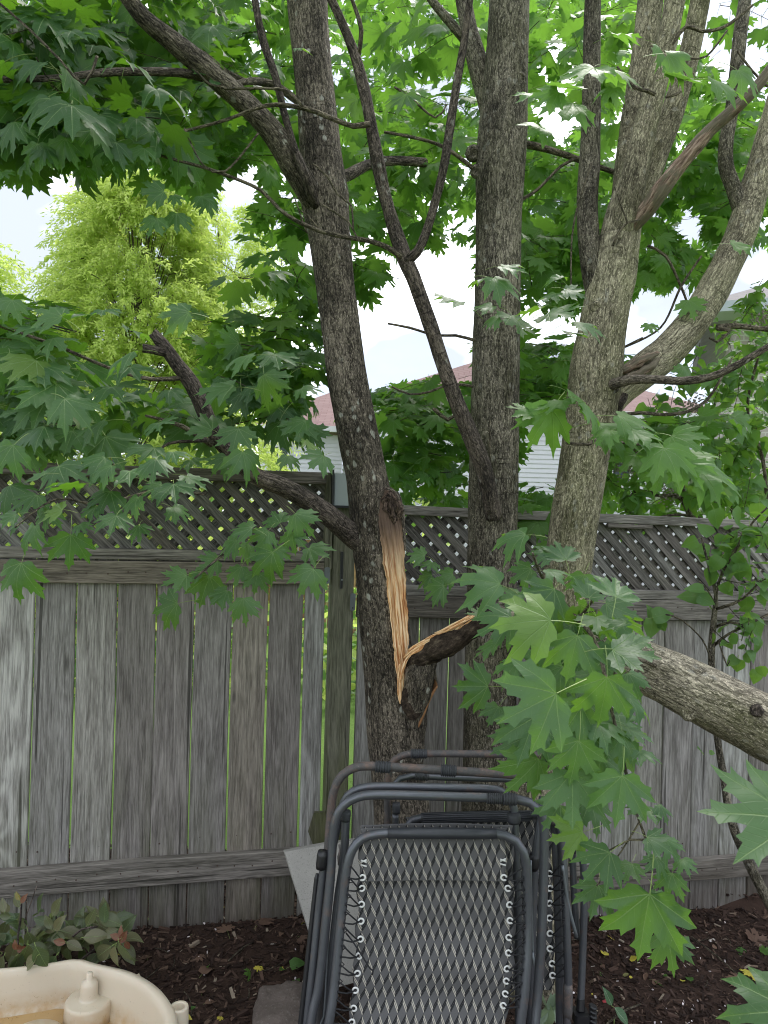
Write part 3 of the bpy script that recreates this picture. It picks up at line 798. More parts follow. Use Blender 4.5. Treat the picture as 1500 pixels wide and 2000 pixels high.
def hz(name, a0, a1, z0, z1, off, th, mat):      # horizontal member on the falling line
    sm = ((a0+a1)/2-sR0)*sl
    return plank(name, a0, a1, z0+sm, z1+sm, off, th, mat, fr, horiz=True, tilt=-tl)
for i in range(len(gs)-1):
    s0_, s1_ = gs[i]+gwR[i]/2, gs[i+1]-gwR[i+1]/2; pz = FP((s0_+s1_)/2, 0); dz = ((s0_+s1_)/2-sR0)*sl
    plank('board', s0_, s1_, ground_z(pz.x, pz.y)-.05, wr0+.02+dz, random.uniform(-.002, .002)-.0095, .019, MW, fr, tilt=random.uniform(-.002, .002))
sMid = FS(912, 1190)[0]
hz('bottom_rail', sR0+.03, sR1, wb0, wb1, .0195, .038, MWR)
hz('middle_rail', sR0+.012, sMid, wm0, wr0-.002, .0195, .038, MWR); hz('middle_rail', sMid+.006, sR1, wm0, wr0-.002, .0195, .038, MWR)
hz('lattice_rail', sR0+.012, sR1, wr0, wl0, .018, .034, MWR); hz('cap_rail', sR0+.012, sR1, wc0, wc1, .008, .060, MWR)
s_, _z = FS(1180, 1024); s2_, _ = FS(1266, 1030); hz('loose_batten', s_, s2_, wc0-.022, wc0-.003, .028, .02, MWR)
lattice(fr, sR0+.01, sR1, wl0-.012, wc0+.006, shear=sl)

MNAIL = mat_plain('rusty_nail', (.07, .045, .035), .8, .3, 90, .2)
for par, G, hs in ((fl, gaps, ((zb0*.45+zb1*.55, .0385), ((zm0+zr0)/2, .0385), (zb1+.06, .0))), (fr, gs, ((wb0*.45+wb1*.55, .0385), ((wm0+wr0)/2, .0385), (wb1+.06, .0)))):
    b = MB()
    for i in range(len(G)-1):
        for f_ in (.25, .75):
            for z_, o_ in hs:
                if o_ == 0 and random.random() < .6: continue
                s_ = G[i]+(G[i+1]-G[i])*f_+random.uniform(-.008, .008); dz = (s_-sR0)*sl if par is fr else 0
                b.lathe(FP(s_, z_+dz+random.uniform(-.012, .012), o_+.0004), [(.0034, -.002), (.0034, .0008), (.001, .0012)], 7, rot=Matrix.Rotation(PI/2, 3, 'X'))
    b.build('nail_heads', MNAIL, par)['kind'] = 'stuff'
# ------------------------------------------------------------------ neighbour's things beyond
# tan fence far behind the garden
cf = thing('cedar_fence', (-3.0, 11.0, 0), 'distant tan wooden fence glimpsed through the gaps between the boards', 'fence')
for k in range(22):
    b = MB(); b.box((0, 0, 0), (.215, .02, 1.45), ch=.004); me = bpy.data.meshes.new('board'); me.from_pydata(b.v, [], b.f); me.materials.append(MWC)
    place(bpy.data.objects.new('board', me), (-5.2+k*.225, 11.0+random.uniform(-.004, .004), .64), cf)
# ---- houses
def mat_siding(name, col):
    m = M_(name); n = m.noise(m.scale(m.pos(), (2, 2, 2)), 1, 3); c = m.mix(n, tuple(q*.93 for q in col), col)
    return m.done(m.bsdf(c, .55, spec=.4))
MSID = mat_siding('white_siding', (.70, .69, .76)); MTRIM = mat_siding('white_trim', (.74, .73, .76))
MGLASS = M_('window_glass'); MGLASS = MGLASS.done(MGLASS.bsdf((.05, .07, .09), .08, spec=.8))
m = M_('red_shingles'); v = m.attr('bk')
bt = m.n('ShaderNodeTexBrick'); m.l(v, bt.inputs['Vector']); bt.inputs['Scale'].default_value = 1; bt.inputs['Brick Width'].default_value = .33; bt.inputs['Row Height'].default_value = .145
bt.inputs['Mortar Size'].default_value = .012; bt.inputs['Color1'].default_value = (.16, .10, .095, 1); bt.inputs['Color2'].default_value = (.21, .14, .13, 1); bt.inputs['Mortar'].default_value = (.13, .07, .07, 1); bt.offset = .5
c = m.mix(m.math('MULTIPLY', m.noise(v, 3, 4), .6), bt.outputs['Color'], (.20, .145, .14))
MSHG = m.done(m.bsdf(c, .92, m.bump(bt.outputs['Fac'], -.4, .01), spec=.2))
def siding(o_, ux, w, h, parent, name='siding', lap=.112, mat=None, gable=0):
    """real lapped boards: each course tips outwards"""
    b = MB(); n = int(h/lap); ux = Vector(ux).normalized(); out = Vector((ux.y, -ux.x, 0)); o_ = Vector(o_)
    for i in range(n):
        z0, z1 = i*lap, (i+1)*lap
        b.add([o_+Vector((0,0,z0))+out*.022, o_+ux*w+Vector((0,0,z0))+out*.022, o_+ux*w+Vector((0,0,z1))+out*.004, o_+Vector((0,0,z1))+out*.004,
               o_+Vector((0,0,z0))+out*.002, o_+ux*w+Vector((0,0,z0))+out*.002], [(0,1,2,3),(4,5,1,0)])
    return b.build(name, mat or MSID, parent)
def roof_plane(pts, parent, name='roof'):
    """pts counter-clockwise, first edge is the eave; gives the slab thickness"""
    pts = [Vector(p) for p in pts]; ux = (pts[1]-pts[0]).normalized(); nn = (pts[1]-pts[0]).cross(pts[2]-pts[0]).normalized(); uy = nn.cross(ux)
    at = [((p-pts[0]).dot(ux), (p-pts[0]).dot(uy), 0) for p in pts]; n = len(pts); b = MB()
    b.add(pts+[p-nn*.12 for p in pts], [tuple(range(n)), tuple(range(2*n-1, n-1, -1))]+[(i+n, (i+1)%n+n, (i+1)%n, i) for i in range(n)], 0, at+at)
    return b.build(name, MSHG, parent)
def window(cx_, cy_, cz_, w, h, parent, ux=(1, 0, 0)):
    ux = Vector(ux).normalized(); out = Vector((ux.y, -ux.x, 0)); c = Vector((cx_, cy_, cz_)); R = Matrix((( ux.x, -out.x, 0), (ux.y, -out.y, 0), (0, 0, 1)))
    b = MB(); t = .08
    b.box(c+Vector((0,0,h/2)), (w+t, .06, t), R); b.box(c-Vector((0,0,h/2)), (w+t, .06, t), R)
    b.box(c-ux*w/2, (t, .056, h-t), R); b.box(c+ux*w/2, (t, .056, h-t), R); b.box(c, (.04, .05, h-t), R)
    f = b.build('window', MTRIM, parent); b = MB(); b.box(c-out*.005, (w-t, .02, h-t), R); g = b.build('pane', MGLASS, None); g.parent = f; g.matrix_parent_inverse = Matrix.Identity(4) if True else None
    if parent is not None: g.matrix_parent_inverse = f.matrix_basis.inverted()
    return f
YH = 18.0
hw_ = thing('house', (P(1000, 1000, YH).x, YH, 0), 'white sided neighbouring house with a reddish shingle roof beyond the fence', 'house', None)
xl, xr = P(690, 900, YH).x, P(1400, 900, YH).x; ze = P(1180, 812, YH).z
siding((xl, YH, -.1), (1, 0, 0), xr-xl, ze+.0, hw_)
siding((xr, YH, -.1), (0, 1, 0), 8, ze, hw_)
b = MB(); b.box(((xl+xr)/2, YH-.32, ze-.02), (xr-xl+.9, .12, .16)); b.build('gutter', MTRIM, hw_)
b = MB(); b.box(((xl+xr)/2, YH-.12, ze-.07), (xr-xl+.7, .40, .03)); b.build('soffit', MTRIM, hw_)
pk = P(975, 692, YH+4); pr = P(1085, 720, YH+4)
eL, eR = Vector((xl-.4, YH-.36, ze+.06)), Vector((xr+.4, YH-.36, ze+.06)); bR = Vector((xr+.4, YH+8.4, ze+.06)); bL = Vector((xl-.4, YH+8.4, ze+.06))
roof_plane([eL, eR, pr, pk], hw_); roof_plane([eR, bR, pr], hw_); roof_plane([bR, bL, pk, pr], hw_); roof_plane([bL, eL, pk], hw_)
window(P(1195, 905, YH).x, YH-.03, P(1195, 905, YH).z, .9, 1.1, hw_)
# smaller wing to the left
h2 = thing('house', (P(600, 1000, 20).x, 20, 0), 'pale sided house wing with a small red roof, left of the nearest trunk', 'house')
xa, xb = P(505, 900, 20).x, P(668, 900, 20).x; z2 = P(600, 838, 20).z
siding((xa, 20, -.1), (1, 0, 0), xb-xa, z2, h2); siding((xb, 20, -.1), (0, 1, 0), 6, z2, h2)
b = MB(); b.box(((xa+xb)/2, 19.7, z2-.02), (xb-xa+.8, .12, .15)); b.build('gutter', MTRIM, h2)
pa = P(650, 765, 23); a0 = Vector((xa-.4, 19.66, z2+.05)); a1 = Vector((xb+.4, 19.66, z2+.05)); a2 = Vector((xb+.4, 26.4, z2+.05)); a3 = Vector((xa-.4, 26.4, z2+.05))
roof_plane([a0, a1, pa], h2); roof_plane([a1, a2, pa], h2); roof_plane([a2, a3, pa], h2); roof_plane([a3, a0, pa], h2)
window(P(545, 900, 20).x, 19.97, P(545, 905, 20).z, .55, .95, h2)
# grey house at the right edge
h3 = thing('house', (P(1560, 1000, 11).x, 11, 0), 'grey brick house corner with pale eaves at the right edge', 'house')
m = M_('grey_brick'); v = m.attr('bk'); bt = m.n('ShaderNodeTexBrick'); m.l(v, bt.inputs['Vector']); bt.inputs['Scale'].default_value = 1; bt.inputs['Brick Width'].default_value = .21; bt.inputs['Row Height'].default_value = .075
bt.inputs['Mortar Size'].default_value = .008; bt.inputs['Color1'].default_value = (.33, .28, .27, 1); bt.inputs['Color2'].default_value = (.42, .37, .35, 1); bt.inputs['Mortar'].default_value = (.5, .48, .46, 1)
MBRK = m.done(m.bsdf(bt.outputs['Color'], .9, m.bump(bt.outputs['Fac'], -.3, .005)))
corner = P(1438, 640, 11); u3 = Vector((.93, -.36, 0)).normalized(); ztop3 = P(1440, 622, 11).z
b = MB(); c0 = Vector((corner.x, 11, -.1)); c1 = c0+u3*7
b.add([c0, c1, c1+Vector((0,0,ztop3+.1)), c0+Vector((0,0,ztop3+.1))], [(0,1,2,3)], 0, [(0,0,0),(7,0,0),(7,ztop3,0),(0,ztop3,0)])
c3 = c0+Vector((.36, .93, 0)).normalized()*6; b.add([c3, c0, c0+Vector((0,0,ztop3+.1)), c3+Vector((0,0,ztop3+.1))], [(0,1,2,3)], 0, [(0,0,0),(6,0,0),(6,ztop3,0),(0,ztop3,0)])
b.build('brick_wall', MBRK, h3)
o3 = Vector((u3.y, -u3.x, 0)); e0 = c0-u3*.5+o3*.45; e0.z = ztop3; e1 = c1+o3*.45; e1.z = ztop3
MGUT = mat_siding('grey_trim', (.42, .45, .50))
b = MB(); R3 = Matrix(((u3.x, -o3.x, 0), (u3.y, -o3.y, 0), (0, 0, 1)))
b.box((e0+e1)/2+Vector((0,0,.06)), ((e1-e0).length, .12, .15), R3); b.build('gutter', MGUT, h3)
b = MB(); b.box((e0+e1)/2-o3*.26+Vector((0,0,-.0)), ((e1-e0).length, .40, .03), R3); b.build('soffit', MGUT, h3)
MSHG_, MSHG = MSHG, mat_plain('grey_shingles', (.16, .15, .15), .95, .35, 8, .6, .02)
up_ = e0-o3*3.5+u3*2.2; up_.z = ztop3+1.6; up1 = e1-o3*3.5; up1.z = ztop3+1.6
roof_plane([e0+Vector((0,0,.15)), e1+Vector((0,0,.15)), up1, up_], h3)
bk_ = c3-o3*0-u3*.5; bk_.z = ztop3+.15; roof_plane([bk_, e0+Vector((0,0,.15)), up_], h3); MSHG = MSHG_

# ------------------------------------------------------------------ background trees
MWIL = mat_leaf('bright_narrow_leaf', (.34, .43, .10), (.50, .58, .17), (.62, .75, .18), bottom=(.45, .55, .18), tfac=.5, spots=False, gloss=.6)
MSPR = mat_leaf('blue_needles', (.10, .17, .15), (.20, .29, .27), (.10, .17, .13), bottom=(.15, .25, .2), tfac=.15, spots=False, gloss=.7)
def quads_foliage(name, loc, tipd, nrm, ln_, wd_, mat, parent):
    n = len(loc); t = tipd/np.linalg.norm(tipd, axis=1, keepdims=True)
    x = np.cross(t, nrm); x /= np.linalg.norm(x, axis=1, keepdims=True)+1e-9
    V = np.stack([loc, loc+t*(ln_*.45)[:, None]+x*(wd_/2)[:, None], loc+t*ln_[:, None], loc+t*(ln_*.45)[:, None]-x*(wd_/2)[:, None]], 1).reshape(-1, 3)
    q = np.array([(0, 1, 2), (0, 2, 3)]); F = (q[None]+(np.arange(n)*4)[:, None, None]).reshape(-1, 3)
    U = np.tile(np.array([[(0, .3), (.5, .3), (1, .3)]], np.float32), (len(F), 1, 1))
    me = arrays_to_mesh(name, V, F, U, np.zeros(len(F), np.int32), [mat]); me.polygons.foreach_set('use_smooth', np.zeros(len(F), dtype=bool))
    o = bpy.data.objects.new(name, me); link_local(o, parent); o['kind'] = 'stuff'; return o
def willow(cx_, Y, ztop, width, zlow, nb, label, seed, skew=0):
    rs = random.Random(seed); base = Vector((cx_, Y, -.1)); t = thing('willow_tree', base, label, 'tree')
    b = MB(); b.tube([(base, .11), (base+Vector((.05, 0, 1.5)), .07), (base+Vector((-.05, .1, ztop*.5)), .03), (base+Vector((0, 0, ztop*.8)), .01)], 10, .2, .1, 3); b.build('trunk', MBL, t, True)
    loc, tip, nrm, ll, ww = [], [], [], [], []; bb = MB()
    for i in range(nb):
        h = rs.random()**.8; zc = zlow+(ztop-zlow)*h; r = width*(math.sin(PI*min(1, (1-h)*.62+.06))**.8)
        a = rs.uniform(0, 2*PI); rr = r*rs.uniform(.25, 1)**.6
        p = base+Vector((math.cos(a)*rr, math.sin(a)*rr*.8, zc)); p.z = zc
        lump = mn.noise(Vector((math.cos(a)*2+seed, math.sin(a)*2, zc*1.1)))
        if lump < -.28: continue
        d = Vector((math.cos(a)*.6, math.sin(a)*.6, rs.uniform(.1, .9))).normalized(); L_ = rs.uniform(.3, .75); st = p.copy(); pts = []
        for k in range(13):
            pts.append((p.copy(), .006)); d = (d+Vector((0, 0, -.13))+Vector((rs.gauss(0,.08), rs.gauss(0,.08), 0))).normalized(); p = p+d*(L_/12)
            for q_ in range(5):
                td = (d+Vector((rs.gauss(0,.6), rs.gauss(0,.6), rs.gauss(0,.4)-.15))).normalized()
                loc.append(p+Vector((rs.gauss(0,.02), rs.gauss(0,.02), rs.gauss(0,.02)))); tip.append(td); nrm.append(Vector((rs.gauss(0,1), rs.gauss(0,1)-.6, rs.gauss(0,1)+.8))); ll.append(rs.uniform(.05, .10)); ww.append(rs.uniform(.013, .024))
        if i % 25 == 0: bb.tube([(base+Vector((0, 0, zc*.75)), .010)]+pts[::4], 4, .2)
    bb.build('branches', MBT, t)['kind'] = 'stuff'
    quads_foliage('foliage', np.array(loc, np.float32), np.array(tip, np.float32), np.array(nrm, np.float32), np.array(ll, np.float32), np.array(ww, np.float32), MWIL, t)
q = P(270, 600, 9.5); willow(q.x, 9.5, P(230, 365, 9.5).z, 1.15, .4, 3300, 'bright yellow-green feathery tree in the sky gap at left', 5)
q = P(430, 600, 10.5); willow(q.x, 10.5, P(420, 410, 10.5).z, .75, .6, 800, 'lighter wispy yellow-green tree just right of the brightest one', 8)
q = P(-70, 600, 10.0); willow(q.x, 10.0, P(0, 490, 10.0).z, .75, .4, 600, 'feathery green tree cut off by the left edge', 11)
def spruce(cx_, Y, ztop, width, label, seed):
    rs = random.Random(seed); base = Vector((cx_, Y, -.1)); t = thing('spruce_tree', base, label, 'tree')
    b = MB(); b.tube([(base, .2), (base+Vector((0, 0, ztop*.5)), .11), (base+Vector((0, 0, ztop)), .015)], 10, .3, .05, 3); b.build('trunk', MBB, t, True)
    loc, tip, nrm, ll, ww = [], [], [], [], []; bb = MB()
    z = .6
    while z < ztop-.1:
        fr_ = (ztop-z)/ztop; R = width*(fr_**.8)*rs.uniform(.85, 1.1); n = 6+int(7*fr_)
        for k in range(n):
            a = rs.uniform(0, 2*PI); d = Vector((math.cos(a), math.sin(a), rs.uniform(-.1, .35))); Lb = R*rs.uniform(.75, 1.1); p0 = base+Vector((0, 0, z))
            bb.tube([(p0, .015), (p0+d*Lb, .004)], 4, .5)
            nn_ = int(10+Lb*32)
            for i in range(nn_):
                u_ = (i/nn_)**.7; p = p0+d*(Lb*(.25+.75*u_)); 
                for s_ in range(4):
                    sd_ = Vector((rs.gauss(0,1), rs.gauss(0,1), rs.gauss(0,.7))); td = (d*.8+sd_*.6).normalized()
                    loc.append(p+sd_*.05*fr_); tip.append(td); nrm.append(Vector((rs.gauss(0,1), rs.gauss(0,1)-.5, 1))); ll.append(rs.uniform(.07, .13)); ww.append(rs.uniform(.012, .022))
        z += .24
    bb.build('branches', MBT, t)['kind'] = 'stuff'
    quads_foliage('foliage', np.array(loc, np.float32), np.array(tip, np.float32), np.array(nrm, np.float32), np.array(ll, np.float32), np.array(ww, np.float32), MSPR, t)
q = P(215, 600, 15); spruce(q.x, 15, P(205, 332, 15).z, 2.3, 'blue-green spruce rising behind the yellow-green tree', 2)
# low bright shrubs along the far side (seen through gaps and under the crown)
bs = Foliage(HEART, [MLILAC, MPET]); 
hg = thing('hedge', (-2.6, 7.5, -.05), 'bright green garden shrubs behind the fence at left', 'shrub')
for _ in range(420):
    x_ = random.uniform(-5.2, .6); z_ = random.uniform(0, 1)**1.2*(1.5+.5*math.sin(x_*2.1)+.3*math.sin(x_*5)); y_ = random.uniform(6.8, 8.2)
    p = Vector((x_, y_, z_))
    for k in range(6): bs.leaf(p+rv(.12), rv(1)+Vector((0,-.3,.2)), Vector((0,-.6,1))+rv(.5), random.uniform(.07, .14), mats=[MWIL if random.random() < .45 else MLILAC, MPET])
bs.build(hg, limit=0)
b = MB()
for k in range(10): x_ = -5+k*.56; b.tube([(Vector((x_, 7.5, -.1)), .02), (Vector((x_+random.uniform(-.2, .2), 7.5, 1.2)), .008)], 6, .2)
b.build('stems', MBT, hg)['kind'] = 'stuff'
# ================================================================== TREES
def pxpath(lst, Y=None):
    out = []
    for e in lst:
        if len(e) == 4: x, y, w, yy = e
        else: (x, y, w), yy = e, Y
        out.append((P(x, y, yy), w*yy/F_PX/2))
    return out
def limb(name, parent, lst, Y=None, mat=None, seg=16, amp=.10, freq=9, step=.03, seed=1, jag=0, label=None):
    b = MB(); b.tube(pxpath(lst, Y), seg, step, amp, freq, seed=seed, jag=jag); o = b.build(name, mat, parent, True)
    if label: o['label'] = label
    return o
def knot(parent, x, y, w, Y, mat, h=.5, name='knot'):
    """a raised ring of bark round an old branch scar"""
    c = P(x, y, Y); r = w*Y/F_PX/2; b = MB(); R = (CAM-c).to_track_quat('Z', 'Y').to_matrix()
    prof = [(r*1.3, -r*.9), (r*1.15, -r*.1), (r*.85, r*.22*h*2), (r*.5, r*.12), (r*.2, -r*.1)]
    b.lathe(c, prof, 16, rot=R); b.v = [tuple(Vector(v)+Vector(v).normalized()*0+rv(.0006)) for v in b.v]
    return b.build(name, mat, parent, True)

HOLES += [(325, 705, 60, 60), (190, 455, 245, 112), (455, 400, 45, 70), (835, 570, 95, 95), (765, 690, 60, 62), (700, 690, 25, 70), (1085, 170, 38, 120), (1262, 640, 45, 90), (1350, 640, 75, 95),
          (1440, 80, 60, 95), (1350, 440, 30, 45), (1475, 520, 60, 50), (1300, 790, 90, 42), (1060, 900, 30, 62), (560, 890, 55, 38), (905, 712, 40, 28), (620, 760, 28, 25),
          (880, 700, 60, 45), (205, 640, 70, 70), (1225, 200, 18, 60)]
# ---------------- tree A: the damaged one
YA = 2.75
ta = thing('maple_tree', P(790, 1640, YA)*Vector((1,1,0)) if False else Vector((P(790, 1640, YA).x, YA, ground_z(P(790,1640,YA).x, YA))), 'dark barked maple with a fresh orange split wound in its trunk, left of the middle', 'tree', 'maple trees in front of the fence')
gzA = ground_z(ta.location.x, YA)
pA = [(596, -160, 80, 2.85), (600, 0, 80, 2.84), (608, 100, 76, 2.82), (617, 200, 76, 2.8), (626, 300, 82, 2.78), (634, 385, 96, 2.77), (643, 460, 82, 2.76), (655, 560, 76), (668, 660, 76), (681, 750, 79), (698, 840, 79), (716, 930, 80),
      (729, 1010, 92), (740, 1080, 100), (746, 1150, 94), (753, 1240, 96), (762, 1330, 101), (769, 1420, 106), (778, 1520, 104), (786, 1620, 110)]
pa_ = pxpath(pA, YA); pa_ = [(p, r) for p, r in pa_]; pa_.append((Vector((ta.location.x, YA, gzA+.08)), .125)); pa_.append((Vector((ta.location.x, YA, gzA-.1)), .18))
b = MB(); b.tube(pa_, 44, .018, .035, 7, seed=2); b.build('trunk', MBA, ta, True)
limb('branch', ta, [(640, 455, 30, 2.77), (622, 410, 46, 2.74), (598, 365, 50, 2.69), (570, 318, 50, 2.65), (530, 255, 46, 2.6), (470, 193, 43, 2.55), (420, 150, 42, 2.5), (370, 108, 42, 2.45), (320, 68, 38, 2.4), (280, 35, 34, 2.35), (235, -25, 30, 2.3), (190, -90, 26, 2.25)], None, MBA, seed=3, seg=22)
limb('branch', ta, [(618, 405, 16, 2.70), (606, 375, 20, 2.64), (597, 345, 17, 2.6), (575, 290, 15, 2.6), (555, 220, 14, 2.6), (538, 150, 15, 2.6), (517, 90, 16, 2.6), (505, 40, 14, 2.6), (495, -20, 14, 2.6)], None, MBD, seed=4, seg=14)
limb('branch', ta, [(395, 150, 20, 2.5), (350, 142, 17, 2.45), (260, 140, 15, 2.4), (190, 143, 14, 2.35), (120, 152, 13, 2.3), (0, 156, 12, 2.2), (-80, 160, 10, 2.2)], None, MBD, seed=5, seg=14)
limb('branch', ta, [(650, 352, 26, 2.85), (680, 342, 22, 2.9), (720, 322, 20, 3.0), (770, 314, 19, 3.1), (830, 318, 18, 3.2)], None, MBA, seed=6, seg=14)
limb('branch', ta, [(742, 1095, 24, 2.79), (716, 1066, 50, 2.755), (694, 1048, 52, 2.725), (674, 1034, 44, 2.695), (645, 1010, 42, 2.64), (600, 978, 38, 2.6), (555, 952, 36, 2.56), (500, 930, 34, 2.52), (455, 890, 30, 2.48), (420, 850, 28, 2.44), (398, 800, 32, 2.42), (375, 750, 31, 2.4), (345, 710, 27, 2.38), (320, 675, 24, 2.36), (298, 650, 20, 2.34)], None, MBD, seed=7, seg=20, jag=.012, label='broken off side branch hanging low over the fence')
limb('branch_stub', ta, [(325, 688, 20, 2.36), (300, 683, 17, 2.35), (279, 680, 17, 2.34)], None, MBD, seed=8, jag=.004)
limb('branch', ta, [(355, 738, 10, 2.38), (300, 741, 8, 2.36), (240, 728, 7, 2.3), (180, 705, 7, 2.2), (110, 675, 7, 2.1), (0, 637, 6, 2.0), (-60, 620, 5, 1.95)], None, MBT, seed=9, seg=8)
limb('branch', ta, [(415, 868, 14, 2.43), (385, 850, 10, 2.4), (355, 832, 9, 2.36), (310, 818, 7, 2.3), (285, 812, 5, 2.2)], None, MBT, seed=9, seg=8)
limb('branch', ta, [(405, 860, 8, 2.4), (370, 862, 6, 2.4), (330, 866, 6, 2.4), (305, 885, 4, 2.3)], None, MBD, seed=9, seg=8)
for lst in ([(612, 1015, 8, 2.62), (590, 1040, 6, 2.6), (550, 1052, 5, 2.5), (500, 1045, 5, 2.3), (440, 1080, 5, 2.1), (380, 1130, 4, 2.0)],
            [(400, 965, 6, 2.45), (300, 960, 6, 2.2), (200, 985, 5, 1.9), (110, 975, 4, 1.75), (30, 1030, 4, 1.65)],
            [(440, 170, 6, 2.5), (480, 160, 14, 2.65), (510, 160, 15, 2.8), (545, 172, 15, 2.85), (590, 205, 14, 2.85)],
            [(362, 84, 5, 2.5), (400, 105, 8, 2.6), (440, 140, 12, 2.7), (478, 160, 14, 2.8)]):
    limb('branch', ta, lst, None, MBT, seed=11, seg=8)
def thin(parent, lists, mat=MBT, name='branch'):
    for i, l_ in enumerate(lists):
        b = MB(); b.tube(pxpath(l_[0], None if len(l_[0][0]) == 4 else l_[1]), 7, .03, .15, 20, seed=i); b.build(name, mat, parent, True)
thin(ta, [([(190, 110, 6), (165, 165, 6), (120, 120, 5), (60, 60, 5), (-20, -10, 5)], 1.9),
          ([(505, 260, 4), (440, 335, 4), (395, 320, 3), (360, 250, 3)], 2.4),
          ([(330, 75, 5), (370, 125, 5), (410, 165, 5), (440, 173, 5), (520, 173, 5), (560, 178, 6), (592, 208, 6)], 2.45),
          ([(600, 455, 4), (590, 430, 4), (582, 405, 3), (575, 385, 2)], 2.6), ([(612, 320, 3), (640, 345, 4), (660, 380, 4), (685, 400, 4), (690, 450, 4)], 2.6),
          ([(622, 445, 4), (600, 420, 3), (585, 410, 2)], 2.6), ([(630, 400, 3), (655, 415, 4), (680, 432, 4), (700, 470, 4)], 2.6)])
m = M_('dark_torn_bark'); v = m.attr('bk'); n_ = m.noise(m.scale(v, (60, 60, 30)), 1, 5, .7); n2 = m.noise(m.scale(v, (20, 20, 10)), 1, 4, .6)
MDBARK = m.done(m.bsdf(m.ramp(n_, [(.35, (.014, .010, .008)), (.55, (.055, .040, .030)), (.72, (.16, .125, .09))]), .95, m.bump(m.math('ADD', n_, n2), 1.0, .012), spec=.15))  # dark torn bark; also paints the shade of the hollow on the stub
MCHAR0 = mat_bark('rotten_wood', (.030, .020, .016), (.16, .11, .085), lich=0, ringy=0)
# ---- fresh wound: rough splintered wood standing proud of the trunk face
m = M_('torn_wood'); v = m.attr('bk'); u_, vv_, ww_ = m.sep(v)
fb = m.noise(m.scale(v, (170, 6, 1)), 1, 4, .7, .3); fb2 = m.noise(m.scale(v, (60, 4, 1)), 1, 3, .6)
fresh = m.ramp(fb, [(.38, (.36, .13, .045)), (.46, (.70, .38, .17)), (.56, (.90, .66, .42))]); fresh = m.mix(m.ramp(fb2, [(.38, .7), (.46, 0.0)]), fresh, (.36, .15, .05))
fresh = m.mix(m.ramp(fb2, [(.60, 0.0), (.72, .7)]), fresh, (.70, .54, .36))
old = m.mix(fb, (.035, .022, .018), (.20, .13, .095))
hf = m.math('ADD', vv_, m.math('MULTIPLY', m.math('SUBTRACT', fb2, .5), .10))
mid = m.mix(fb, (.14, .07, .035), (.46, .31, .20)); c = m.mix(m.ramp(hf, [(.20, 1.0), (.33, 0.0)]), fresh, mid); c = m.mix(m.ramp(hf, [(.13, 1.0), (.21, 0.0)]), c, old)
MTORN = m.done(m.bsdf(c, .8, m.bump(m.math('ADD', fb, fb2), .9, .006), spec=.25))
def ribbon(name, parent, rows, nu=34, nv=170, amp=.008, jag=.004, back=.05, mat=None, seed=0, bulge=.012):
    """rows: [(y, xl, xr, Y left, Y right)] -> rough slab with fibres running along it"""
    V = []; A = []; F = []; off = Vector((seed*5.1, 0, 0)); n = len(rows); vlen = 0; prev = None
    for j in range(nv+1):
        t = j/nv*(n-1); i = min(int(t), n-2); f = t-i; a, b_ = rows[i], rows[i+1]; R = [a[k]*(1-f)+b_[k]*f for k in range(len(a))]
        pl, pr_ = P(R[1], R[0] if len(R) < 6 else R[0], R[3]), P(R[2], R[0] if len(R) < 6 else R[5], R[4])
        mid = (pl+pr_)/2; vlen += (mid-prev).length if prev is not None else 0; prev = mid
        for k in range(nu+1):
            u = k/nu; p = pl.lerp(pr_, u); w = (pr_-pl).length
            e = jag*(mn.noise(Vector((3*seed+(0 if u < .5 else 9), vlen*17, 0)))+.6*mn.noise(Vector((3*seed+(0 if u < .5 else 9), vlen*70, 0))))
            if u < .12 or u > .88: p = p + (pr_-pl).normalized()*e
            fib = mn.noise(Vector((u*w*130, vlen*5, seed)))+.6*mn.noise(Vector((u*w*300, vlen*12, seed+4)))
            d = bulge*math.sin(PI*u) + amp*fib*min(1, 6*min(u, 1-u)+.2)
            V.append(p+Vector((0, -d, 0))); A.append((u*w, vlen, 0))
    nn = (nu+1)
    for j in range(nv):
        for k in range(nu): a = j*nn+k; F.append((a, a+1, a+nn+1, a+nn))
    # back side
    base = len(V); V += [p+Vector((0, back, 0)) for p in V]; A += A
    rim = [k for k in range(nn)]+[j*nn+nu for j in range(1, nv+1)]+[nv*nn+k for k in range(nu-1, -1, -1)]+[j*nn for j in range(nv-1, 0, -1)]
    for i in range(len(rim)): a, b_ = rim[i], rim[(i+1) % len(rim)]; F.append((b_, a, a+base, b_+base))
    b = MB(); b.add(V, F, 0, A); return b.build(name, mat or MTORN, parent, True)
wo_ = ribbon('split_wound', ta, [(958, 752, 762, 2.665, 2.67), (975, 740, 782, 2.66, 2.68), (1010, 737, 787, 2.652, 2.68), (1060, 744, 790, 2.65, 2.68), (1110, 751, 791, 2.65, 2.68), (1150, 756, 793, 2.65, 2.68), (1200, 761, 796, 2.65, 2.68),
        (1250, 767, 799, 2.65, 2.68), (1285, 771, 797, 2.65, 2.672), (1320, 774, 793, 2.65, 2.665), (1350, 777, 787, 2.65, 2.66), (1374, 780, 783, 2.65, 2.655)], amp=.0085, jag=.0055, seed=1)
wo_['label'] = 'pale orange splintered wood where the limb tore away'
def bark_lip(lst, seed, w=7):
    return limb('bark_edge', ta, lst, None, MBA, seg=16, amp=.45, freq=110, seed=seed, step=.005)
bark_lip([(748, 958, 10, 2.665), (739, 975, 11, 2.66), (736, 1010, 11, 2.66), (739, 1050, 9, 2.66), (747, 1090, 6, 2.66)], 3)
bark_lip([(756, 958, 12, 2.67), (772, 964, 12, 2.67), (784, 990, 10, 2.675), (788, 1030, 7, 2.68), (791, 1075, 5, 2.68)], 4)
